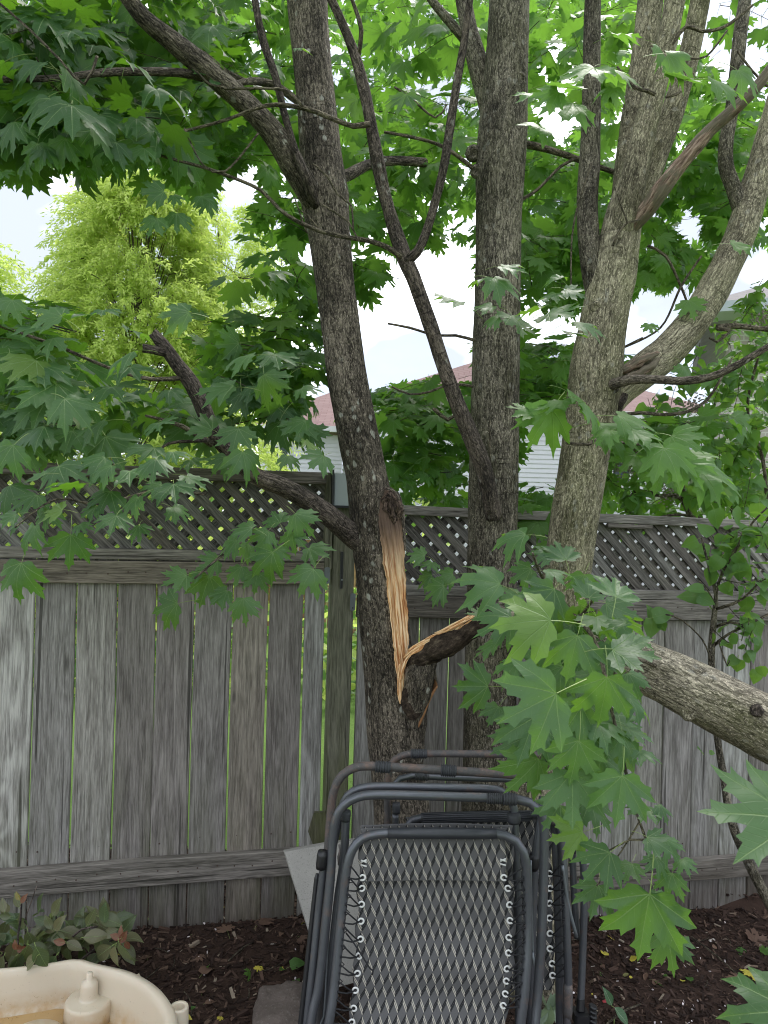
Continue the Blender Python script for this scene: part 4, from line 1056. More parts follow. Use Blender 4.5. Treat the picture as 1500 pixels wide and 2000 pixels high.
limb('bark_lump', ta, [(752, 956, 14, 2.68), (760, 968, 30, 2.675), (764, 985, 38, 2.672), (767, 1005, 34, 2.675), (770, 1030, 12, 2.68)], None, MCHAR0, seg=40, amp=.42, freq=75, seed=6, step=.008)
# collars and scars on the trunk

# stump of the torn stem and its hinge
limb('stem_stub', ta, [(800, 1560, 40, 2.74), (803, 1480, 46, 2.72), (808, 1400, 50, 2.70), (815, 1350, 60, 2.685), (821, 1310, 62, 2.675), (828, 1280, 48, 2.67)], None, MBA, seg=36, amp=.14, freq=18, seed=12, step=.012, jag=.02)
m = M_('inner_bark'); v = m.pos(); n_ = m.noise(v, 60, 3); MINB = m.done(m.bsdf(m.mix(n_, (.17, .075, .03), (.30, .15, .065)), .85, m.bump(n_, .4, .003)))
hinge = limb('torn_hinge', ta, [(792, 1298, 8, 2.66), (805, 1292, 24, 2.655), (822, 1284, 40, 2.65), (842, 1274, 50, 2.645), (870, 1258, 52, 2.63), (900, 1243, 44, 2.61), (925, 1226, 34, 2.59), (960, 1212, 40, 2.57), (1010, 1214, 60, 2.55)], None, MDBARK, seg=36, amp=.26, freq=30, seed=14, step=.007, label='dark torn strip of bark and wood still joining the fallen limb')
# pale fibre edge on top of it
def strip(name, parent, lst, mat, seed, amp=.30, jag=.01, label=None):
    b = MB(); b.tube(pxpath(lst), 10, .006, amp, 60, seed=seed, jag=jag); o = b.build(name, mat, parent, True)
    if label: o['label'] = label
    return o
def fibre(pts, seed, k=5):
    """a bundle of splinters following a path"""
    b = MB(); rs = random.Random(seed)
    for i in range(k):
        t0 = rs.uniform(0, .25); t1 = rs.uniform(.7, 1.0); pp = pxpath(pts); P_, R_ = resample(pp, .008); n = len(P_)
        sub = [(P_[j]+Vector((rs.gauss(0, .0004), rs.gauss(0, .0006), (i-k/2)*.0016+rs.gauss(0, .0004))), max(.0008, R_[j]*rs.uniform(.16, .42)*math.sin(PI*(.12+.86*(j-int(t0*n))/max(1, int(t1*n)-int(t0*n))))) ) for j in range(int(t0*n), int(t1*n), 3)]
        if len(sub) > 2: b.tube(sub, 6, .01, .35, 70, seed=i)
    o = b.build('splinter', MTORN, ta, True)
    for q_ in range(0): pass
    return o
def tornattr(o):      # fresh colour everywhere: push the along coordinate past the weathered part
    at = o.data.attributes['bk'].data; n = len(at); a = np.zeros(n*3, np.float32); at.foreach_get('vector', a); a = a.reshape(-1, 3); l_ = a[:, 2].copy(); a[:, 2] = a[:, 1]; a[:, 1] = l_*.8+.35; at.foreach_set('vector', a.ravel())
tornattr(fibre([(784, 1290, 12, 2.64), (800, 1273, 18, 2.635), (828, 1257, 18, 2.625), (862, 1240, 17, 2.61), (897, 1220, 16, 2.59), (936, 1193, 14, 2.57)], 1, 18))
tornattr(fibre([(845, 1241, 6, 2.60), (880, 1225, 10, 2.59), (915, 1206, 10, 2.57), (938, 1192, 9, 2.56)], 2, 10))
tornattr(fibre([(780, 1345, 5, 2.645), (785, 1315, 9, 2.64), (793, 1290, 12, 2.635), (808, 1274, 9, 2.63)], 3, 12))
tornattr(fibre([(776, 1355, 4, 2.648), (778, 1320, 8, 2.645), (781, 1290, 9, 2.64), (780, 1255, 6, 2.64)], 5, 9))
# curled bark flaps on the right of the stub
def flap(name, rows, mats, label=None):
    V = []; F = []; n = 8
    for x0, y0, Y0, x1, y1, Y1 in rows:
        for k in range(n+1):
            t = k/n; p = P(x0, y0, Y0).lerp(P(x1, y1, Y1), t)+Vector((0, .012*math.sin(PI*t), 0)); V.append(p)
    for j in range(len(rows)-1):
        for k in range(n): a = j*(n+1)+k; F.append((a, a+1, a+n+2, a+n+1))
    b0 = len(V); V2 = V+[p+Vector((0, .006, 0)) for p in V]; F2 = F+[(d+b0, c+b0, b_+b0, a+b0) for a, b_, c, d in F]
    rim = list(range(n+1))+[j*(n+1)+n for j in range(1, len(rows))]+[(len(rows)-1)*(n+1)+k for k in range(n-1, -1, -1)]+[j*(n+1) for j in range(len(rows)-2, 0, -1)]
    F2 += [(rim[(i+1) % len(rim)], rim[i], rim[i]+b0, rim[(i+1) % len(rim)]+b0) for i in range(len(rim))]
    b = MB(); b.add(V2, F2); b.m = [0 if i < len(F) else 1 for i in range(len(F2))]; o = b.build(name, mats, ta, True)
    if label: o['label'] = label
flap('bark_flap', [(833, 1312, 2.70, 838, 1308, 2.69), (832, 1328, 2.70, 848, 1322, 2.67), (832, 1345, 2.70, 855, 1338, 2.66), (833, 1362, 2.70, 846, 1352, 2.67), (834, 1372, 2.70, 838, 1366, 2.69)], [MINB, MBA], 'curled bark showing its tan inner side')
flap('bark_flap', [(838, 1268, 2.66, 846, 1290, 2.66), (834, 1285, 2.655, 850, 1305, 2.655), (834, 1300, 2.65, 853, 1322, 2.655), (840, 1312, 2.65, 856, 1338, 2.655)], [MBA, MINB])
limb('bark_strip', ta, [(854, 1340, 3, 2.66), (845, 1354, 5, 2.66), (836, 1372, 5, 2.66), (828, 1392, 6, 2.66), (820, 1412, 5, 2.66), (815, 1425, 2, 2.67)], None, MINB, seg=8, amp=.2, step=.01)
ribbon('hollow_shade_patch', ta, [(1344, 792, 808, 2.650, 2.648), (1352, 786, 815, 2.648, 2.644), (1366, 783, 830, 2.646, 2.648), (1385, 786, 828, 2.645, 2.648), (1398, 793, 820, 2.646, 2.647), (1406, 800, 812, 2.648, 2.648)], nu=24, nv=40, amp=.004, jag=.006, back=.02, mat=MDBARK, seed=7, bulge=.004)  # dark patch laid flush on the stub; the hollow's shade is painted

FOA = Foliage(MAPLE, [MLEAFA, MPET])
hero(FOA, [(55,1045,72,100,.8),(137,1070,88,95,.9),(35,1130,105,100,.9),(105,995,60,190,.6),(205,975,78,95,.8),(222,1018,72,95,.8),(270,925,85,60,.6),(130,945,84,165,.5),(175,998,52,120,.7),(340,955,82,80,.7),(12,1010,60,120,.7),(70,930,60,170,.5),(10,890,90,110,.6),
           (200,920,70,120,.5),(300,905,70,90,.5),(160,1030,40,60,.5)], 1.62)
FOA2 = [(475,1025,64,200,.8),(588,1015,70,50,.8),(515,1050,58,120,.9),(570,1055,58,80,.9),(620,1078,70,50,.85),(515,1095,82,130,.9),(600,1130,80,110,.9),(465,1120,54,100,.8),(400,1150,88,110,.9),(345,1130,70,140,.8),(325,1185,80,165,.7),(475,1185,64,80,.85),
        (475,1075,54,130,.8),(410,1100,56,150,.7),(500,1135,56,100,.7),(545,1085,50,60,.7),(445,1060,60,160,.7),(540,1010,60,250,.6),(385,1120,40,200,.6),(430,1165,60,120,.6)]
hero(FOA, [(60,975,70,110,.6),(120,925,90,60,.5),(180,900,90,120,.5),(255,985,70,100,.7),(300,950,60,130,.6),(230,930,80,150,.5),(20,960,80,60,.6),(90,1010,60,90,.6),(350,1000,60,60,.6),(30,1020,50,200,.6),(380,935,70,70,.5),(270,1040*0+1035,50,80,.6)], 1.75)
hero(FOA, FOA2, 2.05, mats=[MLEAF, MPET])
hero(FOA, [(50,795,110,120,.55),(145,790,105,50,.5),(225,760,115,65,.5),(220,875,110,60,.6),(135,860,86,90,.7),(20,710,110,90,.6),(85,730,105,75,.6),(345,610,80,170,.4),(200,610,70,80,.4),(150,610,66,170,.4),(30,880,95,90,.6),
           (60,640,90,170,.4),(110,660,80,60,.4),(180,830,90,150,.5),(310,830,70,60,.5),(60,840,100,100,.5),(270,650,80,60,.4),(235,690,90,150,.45),(15,600,70,100,.5),(260,720,90,80,.4),(100,610,80,200,.4),(290,880,80,100,.5),(350,885,60,60,.5)], 1.85, mats=[MLEAF, MPET])
hero(FOA, [(425,760,105,160,.6),(520,750,84,60,.6),(460,855,82,100,.8),(480,905,84,90,.8),(580,830,66,130,.7),(565,900,48,90,.8),(395,830,74,200,.6),(540,700,80,80,.6),(470,700,90,150,.5),(330,520*0+770,60,80,.5),(600,760,60,60,.6),(430,905,60,120,.6),(380,900,60,60,.6),(620,900,70,120,.7),(610,870,60,80,.6)], 2.2, mats=[MLEAF, MPET])
hero(FOA, [(298,440,62,100,.9,2.2),(345,430,58,90,.9,2.3),(300,375,66,170,.8,2.2),(345,385,36,60,.7,2.3),(395,390,50,70,.8,2.3),(400,400,50,110,.8,2.4),(45,325,50,100,.8,2.2),(10,340,36,60,.8,2.2),(85,300,60,90,.8,2.1),(165,335,50,95,.8,2.2),
           (120,290,80,100,.9,2.1),(215,290,80,100,.9,2.15),(70,300,70,100,.9,2.1),(20,250,80,90,.9,2.1),(230,320,60,80,.8,2.2),(165,270,80,110,.8,2.2),(280,240,70,60,.7,2.2),(270,300,70,100,.8,2.2),(110,215,90,60,.5,2.1),(60,120,90,160,.5,2.1),(150,60,80,60,.5,2.1),(250,120,90,80,.5,2.1),(330,185,110,60,.4,2.2),(410,60,80,90,.6,2.3)], 2.1)
fill(FOA, 130, 60, 260, 150, 2.75, 3.6, 34, .125, .40)
fill(FOA, 70, 150, 150, 120, 2.1, 2.6, 10, .125, .32)
fill(FOA, 300, 200, 230, 120, 2.8, 3.8, 20, .125, .35)
fill(FOA, 120, 265, 180, 55, 2.3, 3.0, 14, .12, .3, tocam=.7, droop=.9)
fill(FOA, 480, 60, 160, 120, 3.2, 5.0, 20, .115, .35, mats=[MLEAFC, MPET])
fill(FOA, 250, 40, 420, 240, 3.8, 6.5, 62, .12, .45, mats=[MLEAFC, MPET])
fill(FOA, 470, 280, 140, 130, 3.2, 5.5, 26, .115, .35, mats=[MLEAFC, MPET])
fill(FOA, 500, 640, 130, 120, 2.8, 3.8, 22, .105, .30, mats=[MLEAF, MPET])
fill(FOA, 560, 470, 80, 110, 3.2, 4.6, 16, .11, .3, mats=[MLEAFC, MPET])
fill(FOA, 480, 740, 140, 80, 2.7, 3.3, 12, .11, .24)
fill(FOA, 100, 750, 170, 90, 2.1, 2.8, 10, .12, .26)
fill(FOA, 60, 640, 130, 35, 2.2, 2.8, 6, .12, .25)
fill(FOA, 330, 830, 120, 35, 2.5, 3.0, 4, .11, .2)
# boughs added above the picture, mostly out of view, to shade the left side
for _ in range(80):
    p = Vector((random.uniform(-3.4, -.4), random.uniform(1.2, 4.2), random.uniform(4.1, 5.3))); an = random.uniform(0, 6.28)
    spray(FOA, p, Vector((math.cos(an), math.sin(an), 0)), .5, .14, check=False)
FOA.build(ta, 300)
# ---------------- tree B: straight trunk in the middle, with the dead forked branch
YB = 2.98
pB = [(998, -160, 78, 3.05), (995, 0, 80, 3.04), (991, 90, 82, 3.03), (985, 200, 90, 3.02), (981, 270, 98, 3.01), (977, 340, 96, 3.0), (974, 440, 89, 3.0), (972, 560, 89), (969, 680, 92), (966, 800, 95), (964, 920, 96), (962, 1040, 96), (960, 1160, 97), (958, 1280, 100), (957, 1400, 104), (957, 1480, 106), (958, 1560, 110)]
xb_ = P(958, 1640, YB).x; gzB = ground_z(xb_, YB)
tb_ = thing('maple_tree', (xb_, YB, gzB), 'straight grey-brown maple trunk in the middle, with a forked dead branch', 'tree', 'maple trees in front of the fence')
b = MB(); b.tube(pxpath(pB, YB)+[(Vector((xb_, YB, gzB+.08)), .135), (Vector((xb_, YB, gzB-.1)), .19)], 44, .018, .035, 6, seed=31); b.build('trunk', MBB, tb_, True)
limb('branch', tb_, [(968, 290, 40, 3.05), (955, 215, 38, 3.08), (940, 150, 40, 3.1), (925, 95, 36, 3.12), (912, 40, 32, 3.15), (900, -30, 30, 3.2)], None, MBB, seed=32, seg=20)
limb('branch', tb_, [(905, 75, 18, 3.15), (880, 45, 17, 3.15), (850, 10, 16, 3.15), (825, -25, 15, 3.2)], None, MBB, seed=33, seg=14)
limb('branch', tb_, [(965, 1010, 34, 2.84), (955, 965, 33, 2.8), (940, 905, 33, 2.76), (912, 835, 32, 2.72), (884, 765, 30, 2.68), (858, 690, 29, 2.65), (832, 610, 28, 2.62), (806, 540, 29, 2.6), (791, 508, 30, 2.6), (772, 450, 28, 2.6), (752, 385, 26, 2.58), (738, 320, 25, 2.56), (726, 250, 24, 2.55), (710, 170, 23, 2.54), (692, 105, 20, 2.53), (668, 45, 17, 2.52), (640, -15, 15, 2.5)], None, MBD, seed=34, seg=22, amp=.14, label='dead dark branch forking in front of the trunks')
limb('branch', tb_, [(793, 512, 22, 2.59), (815, 492, 19, 2.58), (832, 455, 18, 2.57), (850, 395, 17, 2.56), (868, 320, 17, 2.55), (880, 240, 17, 2.54), (893, 160, 16, 2.53), (907, 80, 15, 2.52), (915, 20, 14, 2.5), (922, -30, 13, 2.5)], None, MBD, seed=35, seg=16)
limb('branch', tb_, [(700, 110, 9, 2.53), (706, 60, 9, 2.5), (695, 20, 8, 2.5), (680, -20, 7, 2.5)], None, MBT, seed=36, seg=8)
thin(tb_, [([(785, 502, 12), (760, 485, 11), (720, 470, 10), (670, 462, 9), (622, 450, 9), (580, 432, 8), (545, 408, 8), (510, 372, 7), (450, 345, 7), (390, 325, 6), (300, 300, 6), (230, 272, 6), (160, 215, 6), (100, 165, 5), (50, 90, 5), (0, 15, 5), (-40, -50, 5)], 2.5),
            ([(722, 243, 12), (690, 247, 10), (650, 232, 9), (600, 213, 9), (540, 205, 8), (500, 212, 7), (440, 235, 6), (360, 256, 6), (270, 272, 5), (185, 268, 4)], 2.5),
            ([(925, 330, 8), (890, 302, 8), (850, 280, 7), (790, 265, 6), (750, 258, 5)], 2.85),
            ([(928, 665, 7), (890, 655, 6), (850, 655, 5), (800, 640, 5), (757, 632, 4)], 2.85),
            ([(925, 755, 6), (880, 750, 6), (840, 765, 5), (800, 770, 4), (765, 755, 4)], 2.85),
            ([(900, 800, 5), (875, 820, 8), (850, 800, 8), (845, 798, 5)], 3.1), ([(955, 1000, 4), (957, 900, 4), (957, 820, 4)], 2.8),
            ([(872, 205, 4), (850, 230, 4), (800, 190, 5), (770, 170, 4)], 2.8), ([(1010, 395, 7), (1050, 370, 6), (1095, 325, 6), (1125, 310, 6)], 3.0), ([(1020, 280, 14), (1060, 290, 14), (1110, 305, 12), (1180, 330, 10), (1240, 350, 9)], 3.4)])
knot(tb_, 962, 715, 14, 2.90, MBB); knot(tb_, 925, 300, 26, 2.98, MBB); knot(tb_, 932, 335, 22, 2.97, MBB); knot(tb_, 1015, 150, 16, 2.95, MBB)
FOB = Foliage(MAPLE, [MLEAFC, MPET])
hero(FOB, [(880,585,95,160,.5),(945,600,60,150,.5),(985,555,95,60,.45),(1000,520,70,30,.4),(1040,600,80,150,.6),(1010,630,95,110,.7),(1090,610,100,70,.55),(1125,650,75,50,.5),(1120,570,60,40,.5),(1145,625,80,30,.5),(960,620,50,170,.5),(930,545,50,200,.5),(1075,580,60,100,.5),(1085,540,50,250,.5)], 2.15, mats=[MLEAF, MPET])
hero(FOB, [(785,195,75,100,.5,2.3),(590,95,40,60,.4,2.3)], 2.3, mats=[MLEAF, MPET])
fill(FOB, 800, 110, 210, 190, 3.4, 6.5, 40, .115, .4); fill(FOB, 800, 350, 150, 130, 3.3, 5.5, 24, .12, .38); fill(FOB, 740, 500, 90, 60, 3.3, 4.5, 10, .115, .3)
fill(FOB, 850, 820, 140, 80, 3.7, 5.2, 22, .11, .33, mats=[MLEAFC, MPET]); fill(FOB, 850, 925, 130, 50, 3.6, 4.6, 12, .11, .3, mats=[MLEAF, MPET]); None
fill(FOB, 1050, 750, 90, 80, 3.5, 4.6, 26, .115, .3, mats=[MLEAFC, MPET]); fill(FOB, 800, 760, 60, 40, 3.6, 4.6, 6, .11, .3); fill(FOA, 610, 830, 60, 60, 3.3, 4.2, 12, .11, .28, mats=[MLEAF, MPET]); fill(FOB, 870, 600, 60, 120, 3.4, 4.4, 9, .11, .3)
fill(FOB, 760, 800, 50, 50, 3.5, 4.4, 6, .11, .3, mats=[MLEAFC, MPET]); fill(FOB, 1070, 960, 50, 60, 3.4, 4.0, 6, .11, .25)
fill(FOB, 900, 200, 320, 330, 5.5, 9.0, 105, .14, .6)
hero(FOB, [(830,1130,50,150,.7,2.6),(850,1150,62,160,.7,2.5),(815,1080,50,200,.6,2.6),(870,1125,50,170,.6,2.6),(840,1105,40,100,.6,2.6)], 2.6, mats=[MLEAF, MPET])
FOB.build(tb_, 300)
# ---------------- tree C: leaning lighter trunk that divides into many stems
YC = 2.9
pC = [(1236, 320, 40, 2.92), (1228, 370, 56, 2.92), (1220, 410, 68, 2.92), (1214, 440, 74, 2.93), (1206, 490, 80, 2.92), (1195, 545, 92, 2.92), (1184, 600, 90, 2.91), (1173, 660, 94, 2.9), (1164, 720, 104, 2.9), (1158, 780, 102, 2.9), (1146, 860, 94), (1136, 930, 92), (1124, 1000, 92), (1114, 1070, 91), (1104, 1140, 91), (1086, 1250, 94), (1065, 1370, 98), (1045, 1480, 104), (1035, 1560, 112)]
xc_ = P(1030, 1640, YC).x; gzC = ground_z(xc_, YC)
tc_ = thing('maple_tree', (xc_, YC, gzC), 'pale leaning maple right of the middle, dividing into several stems', 'tree', 'maple trees in front of the fence')
b = MB(); b.tube(pxpath(pC, YC)+[(Vector((xc_, YC, gzC+.08)), .13), (Vector((xc_, YC, gzC-.1)), .18)], 44, .018, .035, 6, seed=41); b.build('trunk', MBC, tc_, True)
for lst, mt, sg, sd_ in (
    ([(1172, 600, 40, 2.92), (1158, 540, 42, 2.92), (1150, 470, 42, 2.93), (1147, 400, 41, 2.94), (1151, 320, 41, 2.95), (1154, 240, 37, 2.96), (1155, 160, 34, 2.97), (1156, 80, 33, 2.98), (1158, 0, 32, 3.0), (1160, -60, 30, 3.0)], MBB, 24, 42),
    ([(1205, 480, 40, 2.96), (1212, 400, 40, 3.0), (1220, 320, 38, 3.03), (1229, 240, 34, 3.06), (1245, 160, 40, 3.1), (1260, 80, 46, 3.12), (1270, 0, 50, 3.15), (1276, -60, 48, 3.15)], MBC, 24, 43),
    ([(1203, 510, 40, 2.93), (1216, 450, 50, 2.89), (1228, 390, 52, 2.86), (1242, 330, 50, 2.85), (1258, 260, 47, 2.84), (1275, 190, 43, 2.83), (1290, 130, 42, 2.83), (1305, 70, 40, 2.83), (1318, 0, 38, 2.83), (1328, -60, 36, 2.83)], MBC, 24, 44),
    ([(1210, 500, 44, 2.95), (1225, 450, 52, 2.93), (1245, 390, 52, 2.94), (1272, 320, 52, 2.96), (1302, 250, 46, 2.98), (1325, 180, 42, 3.0), (1345, 110, 40, 3.02), (1362, 30, 38, 3.05), (1376, -50, 36, 3.05)], MBC, 24, 45),
    ([(1170, 815, 60, 2.95), (1200, 775, 60, 2.93), (1230, 745, 66, 2.93), (1268, 715, 68, 2.94), (1305, 685, 64, 2.96), (1345, 640, 62, 2.98), (1380, 590, 62, 3.0), (1408, 540, 60, 3.02), (1432, 490, 58, 3.05), (1452, 440, 58, 3.07), (1470, 380, 56, 3.1), (1487, 320, 50, 3.1), (1505, 250, 46, 3.12), (1530, 160, 42, 3.15)], MBC, 28, 46),
    ([(1448, 410, 34, 3.08), (1432, 365, 30, 3.1), (1418, 325, 28, 3.12), (1418, 280, 27, 3.12), (1428, 220, 25, 3.15), (1437, 150, 26, 3.15), (1444, 80, 26, 3.15), (1455, 0, 24, 3.2), (1462, -50, 22, 3.2)], MBB, 18, 47)):
    limb('branch', tc_, lst, None, mt, seg=sg, amp=.07, seed=sd_)
m = M_('peeled_wood'); v = m.attr('bk'); n_ = m.noise(m.scale(v, (110, 110, 16)), 1, 4, .7, .3); n2 = m.noise(m.scale(v, (16, 16, 7)), 1, 4, .65)
c = m.ramp(n_, [(.36, (.07, .045, .033)), (.5, (.24, .165, .125)), (.64, (.46, .34, .27))]); c = m.mix(m.ramp(n2, [(.44, 0.0), (.50, 1.0)]), c, m.mix(n_, (.05, .042, .03), (.26, .22, .16)))
MPEEL = m.done(m.bsdf(c, .85, m.bump(m.math('ADD', n_, n2), 1.0, .012), spec=.2))
limb('branch', tc_, [(1212, 478, 14, 2.92), (1232, 450, 24, 2.88), (1262, 412, 32, 2.83), (1295, 365, 31, 2.78), (1325, 325, 28, 2.75), (1355, 290, 27, 2.72), (1385, 255, 25, 2.7), (1425, 220, 23, 2.66), (1465, 185, 21, 2.62), (1505, 135, 20, 2.6), (1540, 90, 18, 2.6)], None, MPEEL, seed=48, seg=24, amp=.26, freq=14, label='bare peeling branch with pinkish wood')
limb('branch', tc_, [(1186, 757, 22, 2.84), (1200, 750, 21, 2.80), (1230, 742, 19, 2.76), (1275, 741, 18, 2.72), (1330, 744, 17, 2.68), (1385, 737, 16, 2.64), (1430, 718, 15, 2.6), (1470, 695, 14, 2.58), (1530, 660, 13, 2.55)], None, MBA, seed=49, seg=16)
knot(tc_, 1184, 760, 40, 2.83, MBD, 1); 
for (x_, y_, w_) in ((1165, 600, 20), (1180, 640, 16), (1130, 1010, 18), (1150, 900, 14)): knot(tc_, x_, y_, w_, 2.83, MBC, .4)
# rough split collar where the big side stem leaves the trunk
limb('bark_ridge', tc_, [(1212, 725, 14, 2.86), (1235, 715, 18, 2.85), (1262, 700, 16, 2.85), (1285, 690, 8, 2.86)], None, MPEEL, seg=16, amp=.55, freq=55, seed=50, step=.008)
limb('bark_ridge', tc_, [(1225, 735, 8, 2.845), (1250, 728, 15, 2.84), (1275, 712, 13, 2.85), (1286, 700, 6, 2.86)], None, MPEEL, seg=16, amp=.45, freq=60, seed=51, step=.008)
limb('bark_ridge', tc_, [(1222, 770, 12, 2.85), (1214, 785, 16, 2.85), (1206, 805, 12, 2.86), (1200, 820, 5, 2.87)], None, MBD, seg=16, amp=.5, freq=55, seed=52, step=.008)
thin(tc_, [([(1205, 812, 8), (1250, 806, 7), (1300, 810, 7), (1345, 803, 7), (1380, 782, 6), (1405, 745, 5), (1430, 700, 4)], 2.7),
            ([(1400, 640, 12), (1430, 636, 11), (1470, 640, 10), (1520, 645, 10)], 2.9), ([(1385, 660, 4), (1400, 668, 5), (1425, 645, 9), (1400, 640, 10)], 2.88),
            ([(1280, 185, 8), (1265, 178, 8), (1240, 172, 7), (1220, 150, 5), (1205, 130, 4)], 2.6), ([(1300, 190, 5), (1320, 185, 5), (1337, 175, 5)], 2.6),
            ([(1310, 90, 9), (1340, 52, 8), (1370, 62, 7), (1410, 55, 7), (1440, 35, 6), (1470, 10, 5)], 2.8), ([(1255, 660, 4), (1215, 680, 5), (1290, 640, 4), (1330, 560, 5), (1370, 500, 4)], 3.1),
            ([(1265, 480, 6), (1300, 500, 6), (1330, 560, 5), (1345, 600, 5)], 3.2), ([(1250, 430, 3), (1225, 435, 4), (1205, 460, 5), (1197, 480, 5)], 2.82),
            ([(1105, 865, 5), (1150, 868, 6), (1180, 852, 7), (1200, 862, 6), (1260, 870, 5), (1300, 890, 4)], 2.5), ([(1155, 320, 4), (1120, 440, 4), (1115, 560, 3)], 2.75),
            ([(1200, 365, 3), (1225, 435, 3)], 2.7), ([(1440, 100, 5), (1470, 140, 5), (1500, 170, 5)], 2.9), ([(1420, 60, 4), (1380, 110, 4), (1350, 115, 3)], 2.9)])
FOC = Foliage(MAPLE, [MLEAFC, MPET])
hero(FOC, [(1035,185,80,200,.6),(1105,165,95,60,.5),(1145,140,110,110,.7),(1205,125,100,40,.55),(1222,70,80,50,.6),(1190,180,60,110,.7),(1330,110,90,20,.6),(1340,150,100,100,.75),(1420,165,110,30,.6),(1460,155,90,60,.7),(1300,100,70,60,.6),(1110,215,110,110,.7),(1070,190,80,150,.6),(1050,250,80,130,.7),(1390,130,60,80,.5)], 1.95)
hero(FOC, [(1060,825,110,120,.8),(1085,790,80,100,.6),(1130,780,80,60,.5),(1165,800,100,45,.5),(1020,800,70,200,.4),(1200,830,110,40,.45),(1240,820,110,40,.4),(1280,870,90,60,.6),(1310,900,110,80,.7),(1350,920,90,60,.6),(1400,930,110,50,.5),(1290,930,90,110,.7),(1230,900,80,120,.6),(1335,860,90,40,.5),(1180,850,60,120,.6),(1375,890,80,30,.5),(1260,850,90,60,.5)], 2.05, mats=[MLEAFC, MPET])
hero(FOC, [(1075,1010,80,80,.6,3.3),(1040,1030,80,120,.7,3.3),(1070,1070,60,90,.6,3.2),(1035,990,60,60,.5,3.3),(1350,600,60,80,.6,2.9),(1340,730,60,100,.8,2.8),(1270,640,36,90,.7,2.8),(1450,480,70,30,.6,2.8)], 3.0)
fill(FOC, 1290, 820, 90, 50, 3.4, 4.4, 8, .11, .25, check=False); fill(FOC, 1100, 90, 120, 130, 3.4, 5.5, 26, .12, .35); fill(FOC, 1080, 380, 90, 170, 3.4, 5.5, 34, .115, .35); fill(FOC, 1340, 400, 110, 110, 3.4, 5.2, 24, .115, .35)
fill(FOC, 1290, 560, 80, 80, 3.5, 5.0, 14, .11, .3); fill(FOC, 1440, 330, 90, 90, 3.5, 5.0, 12, .11, .3); fill(FOC, 1320, 230, 130, 120, 3.5, 5.5, 24, .115, .35); fill(FOC, 1440, 420, 80, 60, 3.4, 4.6, 9, .11, .3)
fill(FOC, 1080, 520, 80, 80, 3.4, 5.0, 12, .11, .3); fill(FOC, 1450, 120, 80, 140, 3.5, 5.0, 7, .11, .3); fill(FOC, 1040, 700, 60, 60, 3.5, 4.5, 8, .11, .3)
fill(FOC, 1230, 300, 280, 260, 5.5, 9.0, 70, .14, .55)
for _ in range(24):
    p = Vector((random.uniform(.2, 3.4), random.uniform(2.4, 5.2), random.uniform(4.3, 5.6))); an = random.uniform(0, 6.28)
    spray(FOC, p, Vector((math.cos(an), math.sin(an), 0)), .5, .14, check=False)
FOC.build(tc_, 300)
# ---------------- the fallen limb
fl_ = thing('fallen_limb', P(1110, 1235, 2.5), 'thick broken maple limb slanting down to the right with a hanging bunch of leaves', 'branch')
b = MB(); b.tube(pxpath([(985, 1212, 56, 2.57), (1020, 1214, 74, 2.54), (1080, 1228, 84, 2.5), (1150, 1252, 92, 2.46), (1220, 1284, 98, 2.42), (1290, 1316, 104, 2.38), (1360, 1352, 112, 2.34), (1430, 1388, 118, 2.3), (1500, 1424, 124, 2.26), (1620, 1490, 132, 2.2), (1800, 1600, 140, 2.1)]), 44, .016, .07, 8, seed=61); b.build('trunk', MBL, fl_, True)
knot(fl_, 1240, 1262, 30, 2.37, MBL, .5); knot(fl_, 1345, 1392, 26, 2.28, MBL, .5); knot(fl_, 1478, 1388, 20, 2.18, MBD, .4); knot(fl_, 1290, 1302, 12, 2.33, MBD, .5)
for lst in ([(1285, 1303, 10, 2.34), (1262, 1292, 9, 2.25), (1235, 1288, 8, 2.15), (1212, 1300, 7, 2.05), (1200, 1322, 5, 1.95)],
            [(1090, 1215, 16, 2.44), (1110, 1200, 13, 2.2), (1130, 1210, 11, 1.95), (1155, 1240, 9, 1.75), (1175, 1290, 8, 1.6), (1190, 1370, 7, 1.55), (1210, 1450, 6, 1.52), (1225, 1520, 6, 1.5), (1240, 1580, 5, 1.5), (1262, 1640, 5, 1.48), (1268, 1700, 4, 1.46)],
            [(1120, 1205, 8, 2.1), (1090, 1170, 7, 1.9), (1060, 1130, 6, 1.75), (1040, 1080, 5, 1.65)],
            [(1155, 1240, 7, 1.75), (1120, 1290, 6, 1.65), (1080, 1350, 5, 1.6), (1060, 1420, 5, 1.58), (1070, 1500, 4, 1.55)],
            [(1262, 1640, 5, 1.48), (1230, 1640, 4, 1.48), (1190, 1660, 3, 1.5)], [(1252, 1600, 4, 1.48), (1215, 1660, 3, 1.5), (1165, 1730, 3, 1.5)],
            [(1130, 1210, 7, 1.95), (1160, 1170, 6, 1.85), (1190, 1150, 5, 1.75)]):
    limb('branch', fl_, lst, None, MBT, seg=8, seed=62, amp=.12)
FOF = Foliage(MAPLE, [MLEAF, MPET])
